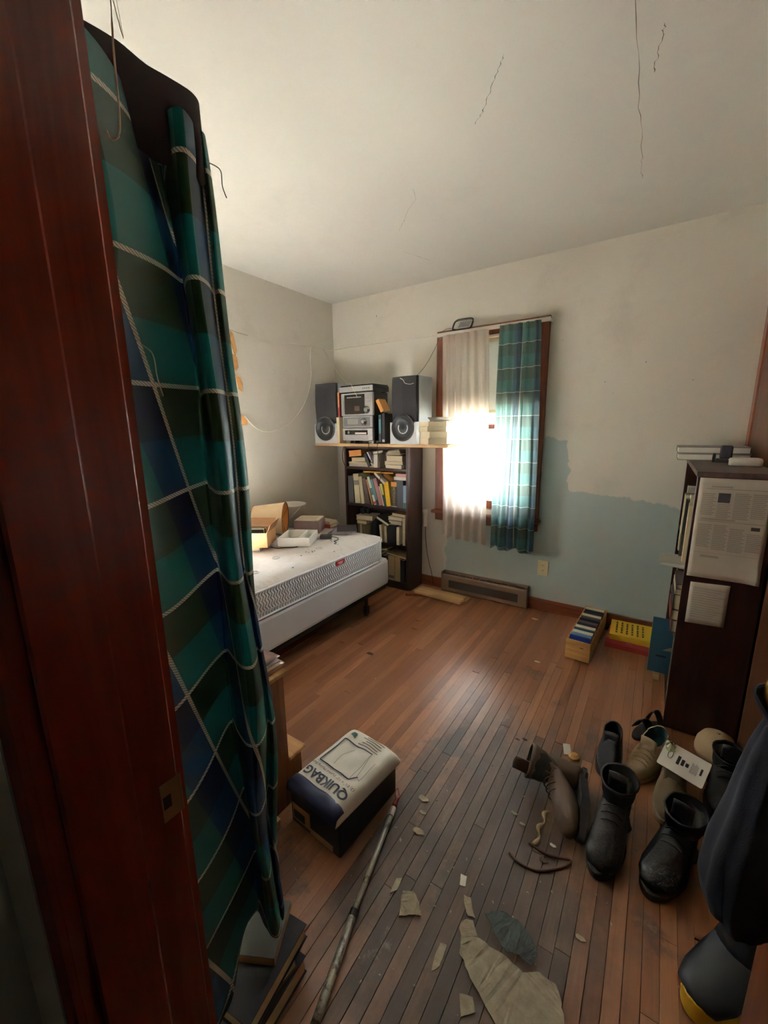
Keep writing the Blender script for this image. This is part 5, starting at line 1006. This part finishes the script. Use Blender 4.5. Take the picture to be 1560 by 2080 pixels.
MB().tube([(.054*math.cos(a*.39), .07+.059*math.sin(a*.39), .201) for a in range(17)], .004, 6).build('top_binding', 'purple_grey', yb2)
# torn sheets and flakes of old linoleum, plaster crumbs
def rag(name, label, outline, mat, th=.003, group=None, z=.0006, cat='debris'):
    c_ = Vector((sum(p[0] for p in outline)/len(outline), sum(p[1] for p in outline)/len(outline))); pts = []
    n_ = len(outline)
    for i in range(n_):
        a, b = Vector(outline[i]), Vector(outline[(i+1) % n_])
        for j in range(5): q = a+(b-a)*j/5; q = q+(q-c_)*mnoise.noise((q.x*60, q.y*60, 3))*.10; pts.append(q)
    mb = MB(); f_ = mb.bm.faces.new([mb.bm.verts.new((q.x, q.y, 0)) for q in pts]); bmesh.ops.triangulate(mb.bm, faces=[f_])
    bmesh.ops.subdivide_edges(mb.bm, edges=list(mb.bm.edges), cuts=2 if max((q-c_).length for q in pts) > .04 else 1, use_grid_fill=True)
    for v in mb.bm.verts: v.co.z = z+th*(.9+.75*mnoise.noise((v.co.x*55, v.co.y*55, 4))+.35*mnoise.noise((v.co.x*150, v.co.y*150, 9)))
    o = mb.build(name, mat, None, 0, 1, False); solidify(o, .0012).modifiers[0].offset = -.2; tag(o, label, cat, group); return o

rag('torn_sheet', 'large torn beige linoleum sheet flat on the floor', [(-.325, .835), (-.30, .86), (-.27, .83), (-.20, .83), (-.15, .825), (-.12, .845), (-.072, .842), (-.050, .80), (-.030, .70), (-.08, .66), (-.17, .69), (-.245, .735), (-.30, .77)], 'flake', .004)
rag('torn_sheet', 'grey blue torn scrap beside the large linoleum sheet', [(-.275, .89), (-.24, .925), (-.19, .925), (-.15, .905), (-.125, .875), (-.135, .845), (-.17, .85), (-.20, .838), (-.235, .855), (-.25, .875)], 'flake_grey', .006, z=.003)
rag('torn_sheet', 'narrow beige strip of torn linoleum at the top of the sheet', [(-.345, .905), (-.325, .91), (-.31, .885), (-.295, .868), (-.315, .862), (-.335, .885)], 'flake', .003)
rag('torn_sheet', 'ragged beige scrap halfway along the pole', [(-.50, .815), (-.47, .835), (-.445, .815), (-.425, .79), (-.45, .775), (-.475, .755), (-.49, .785)], 'flake', .004)
rag('torn_sheet', 'thin pale scrap just beside the pole', [(-.535, .835), (-.52, .845), (-.515, .81), (-.53, .79)], 'flake', .002)
rag('torn_sheet', 'long thin flake between scrap and linoleum sheet', [(-.352, .765), (-.335, .77), (-.332, .72), (-.345, .70), (-.352, .73)], 'flake', .002)
rag('torn_sheet', 'small white label scrap on the worn boards', [(-.375, .955), (-.357, .958), (-.350, .93), (-.366, .924)], 'white_paper', .001)
rag('torn_sheet', 'pale scrap close to the bottom of the view', [(-.27, .70), (-.24, .712), (-.225, .69), (-.25, .665)], 'flake', .002)
for lb, x_, y_, s_, mt_ in (('pale flake near the padded mailer', -.600, 1.12, .020, 'flake'), ('small pale flake on the grey boards beside the mailer', -.575, 1.07, .012, 'flake'), ('brown grey flake beyond the pole tip', -.555, 1.00, .020, 'flake'), ('sliver of white paper near the disc crate', -.47, 2.273, .016, 'cream_paper'), ('little white sliver on the floor below the outlet', -.62, 2.821, .022, 'cream_paper'), ('dark crumb in the middle of the floor before the bed', -1.348, 1.818, .022, 'crumb'), ('black speck beside the worn patch', -.391, 1.606, .009, 'ink'), ('second black speck beside the worn patch', -.364, 1.621, .010, 'ink'), ('pale chip beside the linoleum sheet', -.045, .98, .012, 'flake'), ('tiny white chip under the bootlace', -.16, 1.20, .010, 'white_paper'), ('dark wad under the bootlace', -.175, 1.135, .014, 'crumb'), ('small flake left of the tipped brown boot', -.30, 1.245, .012, 'flake'), ('tiny pale flake next to the bootlace end', -.265, 1.22, .010, 'flake')):
    rag('floor_flake', lb, [(x_+s_*math.cos(a)*(1.4 if a < 2 else .8), y_+s_*math.sin(a)*.6) for a in (0, .9, 1.9, 2.9, 3.9, 5.2)], mt_, .003, 'crumbs and flakes on the floor')
rg_ = random.Random(21); mb = MB()
for i in range(170):
    x_, y_ = rg_.gauss(-.42, .30), rg_.gauss(1.05, .35)
    if x_ > .1 or x_ < -1.2 or y_ < .4 or (-.97 < x_ < -.68 and .76 < y_ < 1.13): continue
    s_ = rg_.uniform(.001, .0042); mb.lathe([(s_, .0004), (s_*.5, s_*.6)], 5, Matrix.Translation((x_, y_, .0003)) @ Matrix.Rotation(rg_.uniform(0, 6), 4, 'Z') @ Matrix.Diagonal((1, rg_.uniform(.4, 2.2), 1, 1)))
o = mb.build('grit', 'flake'); o['kind'] = 'stuff'; tag(o, 'fine pale grit scattered over the worn floor boards', 'grit')

# ================================================================== WIRES, TORN VENEER
def wire(label, pts, r_, mt_, name='wire', cat='wire'): return tag(MB().tube(smoothp(pts), r_, 5).build(name, mt_, None, 0, 1, True), label, cat)
wire('white string strung across the room corner', [(-2.555, 2.46, 2.03), (-2.548, 2.60, 2.033), (-2.545, 2.75, 2.028), (-2.54, 2.90, 2.035), (-2.50, 3.0, 2.05), (-2.30, 3.006, 2.055), (-1.9, 3.008, 2.05), (-1.49, 2.985, 2.038)], .0022, 'wire_white', 'string', 'string')
wire('white cable drooping along the wall over the bed', [(-2.545, 1.966, 1.45), (-2.54, 2.03, 1.385), (-2.54, 2.10, 1.345), (-2.54, 2.18, 1.335), (-2.54, 2.27, 1.352), (-2.545, 2.41, 1.405), (-2.545, 2.52, 1.49), (-2.545, 2.60, 1.58), (-2.545, 2.66, 1.70), (-2.545, 2.69, 1.82), (-2.545, 2.685, 1.92), (-2.545, 2.70, 2.03)], .0040, 'wire_white', 'cable', 'cable')
wire('white twine falling from the corner string to the stereo', [(-2.54, 2.85, 2.032), (-2.50, 2.85, 1.97), (-2.42, 2.84, 1.88), (-2.33, 2.82, 1.79), (-2.26, 2.80, 1.742), (-2.20, 2.74, 1.715), (-2.12, 2.688, 1.707), (-2.08, 2.668, 1.66), (-2.04, 2.664, 1.60)], .0020, 'wire_white', 'twine', 'twine')
wire('thin twine falling from the corner string to the corner loudspeaker', [(-2.54, 2.86, 2.03), (-2.49, 2.88, 1.95), (-2.46, 2.88, 1.85), (-2.44, 2.87, 1.74)], .0016, 'wire_white', 'twine', 'twine')
wire('white loop of wire on the pale-sided loudspeaker', [(-1.66, 2.70, 1.715), (-1.63, 2.693, 1.70), (-1.61, 2.69, 1.675), (-1.57, 2.692, 1.665), (-1.54, 2.70, 1.672)], .0020, 'wire_white')
wire('black cord hanging behind the left side of the tall bookcase', [(-2.37, 2.945, 1.20), (-2.40, 2.95, 1.05), (-2.355, 2.96, .92), (-2.37, 2.95, .80), (-2.34, 2.96, .68), (-2.36, 2.955, .55), (-2.33, 2.96, .35)], .0028, 'wire_black', 'cord', 'cord')
wire('second black cord looping from plank to bookcase side', [(-2.42, 2.94, 1.20), (-2.43, 2.93, 1.08), (-2.37, 2.92, .98), (-2.28, 2.90, .94)], .0024, 'wire_black', 'cord', 'cord')
wire('dark cord running down over the plank in front of the bookcase', [(-1.955, 2.735, 1.24), (-1.956, 2.696, 1.232), (-1.957, 2.694, 1.19), (-1.955, 2.735, 1.15), (-1.98, 2.745, 1.08)], .0022, 'wire_black', 'cord', 'cord')
wire('dark cord dangling from plank to the middle shelf', [(-1.868, 2.735, 1.24), (-1.869, 2.696, 1.232), (-1.870, 2.694, 1.18), (-1.875, 2.740, 1.02), (-1.885, 2.742, .93)], .0024, 'wire_black', 'cord', 'cord')
ps = thing('plug_strip', 'white plug strip fixed to the wall beside the tall bookcase', 'plug strip', (-1.592, YB, .60))
B('strip', (-.014, -.030, -.075), (.014, -.0005, .075), 'plastic_white', ps, .003); B('plug', (-.012, -.052, .050), (.012, -.0305, .074), 'plastic_white', ps, .003)
wire('black power cord from the plug strip to the floor', [(-1.590, 2.99, .525), (-1.585, 2.985, .42), (-1.57, 2.985, .30), (-1.55, 2.99, .20), (-1.525, 2.985, .12), (-1.50, 2.97, .03)], .0028, 'wire_black', 'cord', 'cord')
tv = thing('torn_veneer', 'torn strip of brown veneer hanging on the wall above the bed', 'veneer')
for pts in ([(1.89, 2.03), (1.905, 2.01), (1.912, 1.95), (1.918, 1.90), (1.908, 1.86), (1.90, 1.90), (1.888, 1.97)], [(1.885, 1.88), (1.915, 1.86), (1.92, 1.79), (1.905, 1.76), (1.89, 1.80)], [(1.90, 1.74), (1.925, 1.72), (1.935, 1.68), (1.93, 1.62), (1.912, 1.64), (1.905, 1.69)], [(1.905, 1.46), (1.935, 1.45), (1.95, 1.425), (1.945, 1.39), (1.92, 1.385), (1.90, 1.41)]):
    MB().prism([(q0+.028+(q0-1.90)*.5, q1) for q0, q1 in pts], .0006, .006, ax((0,1,0),(0,0,1),(1,0,0),(XL,0,0))).build('shard', 'torn_tan', tv)
wire('short thin dark wire pinned to the wall over the torn veneer', [(XL+.004, 1.90, 2.035), (XL+.003, 1.97, 2.025), (XL+.004, 2.06, 2.02)], .0010, 'wire_black')
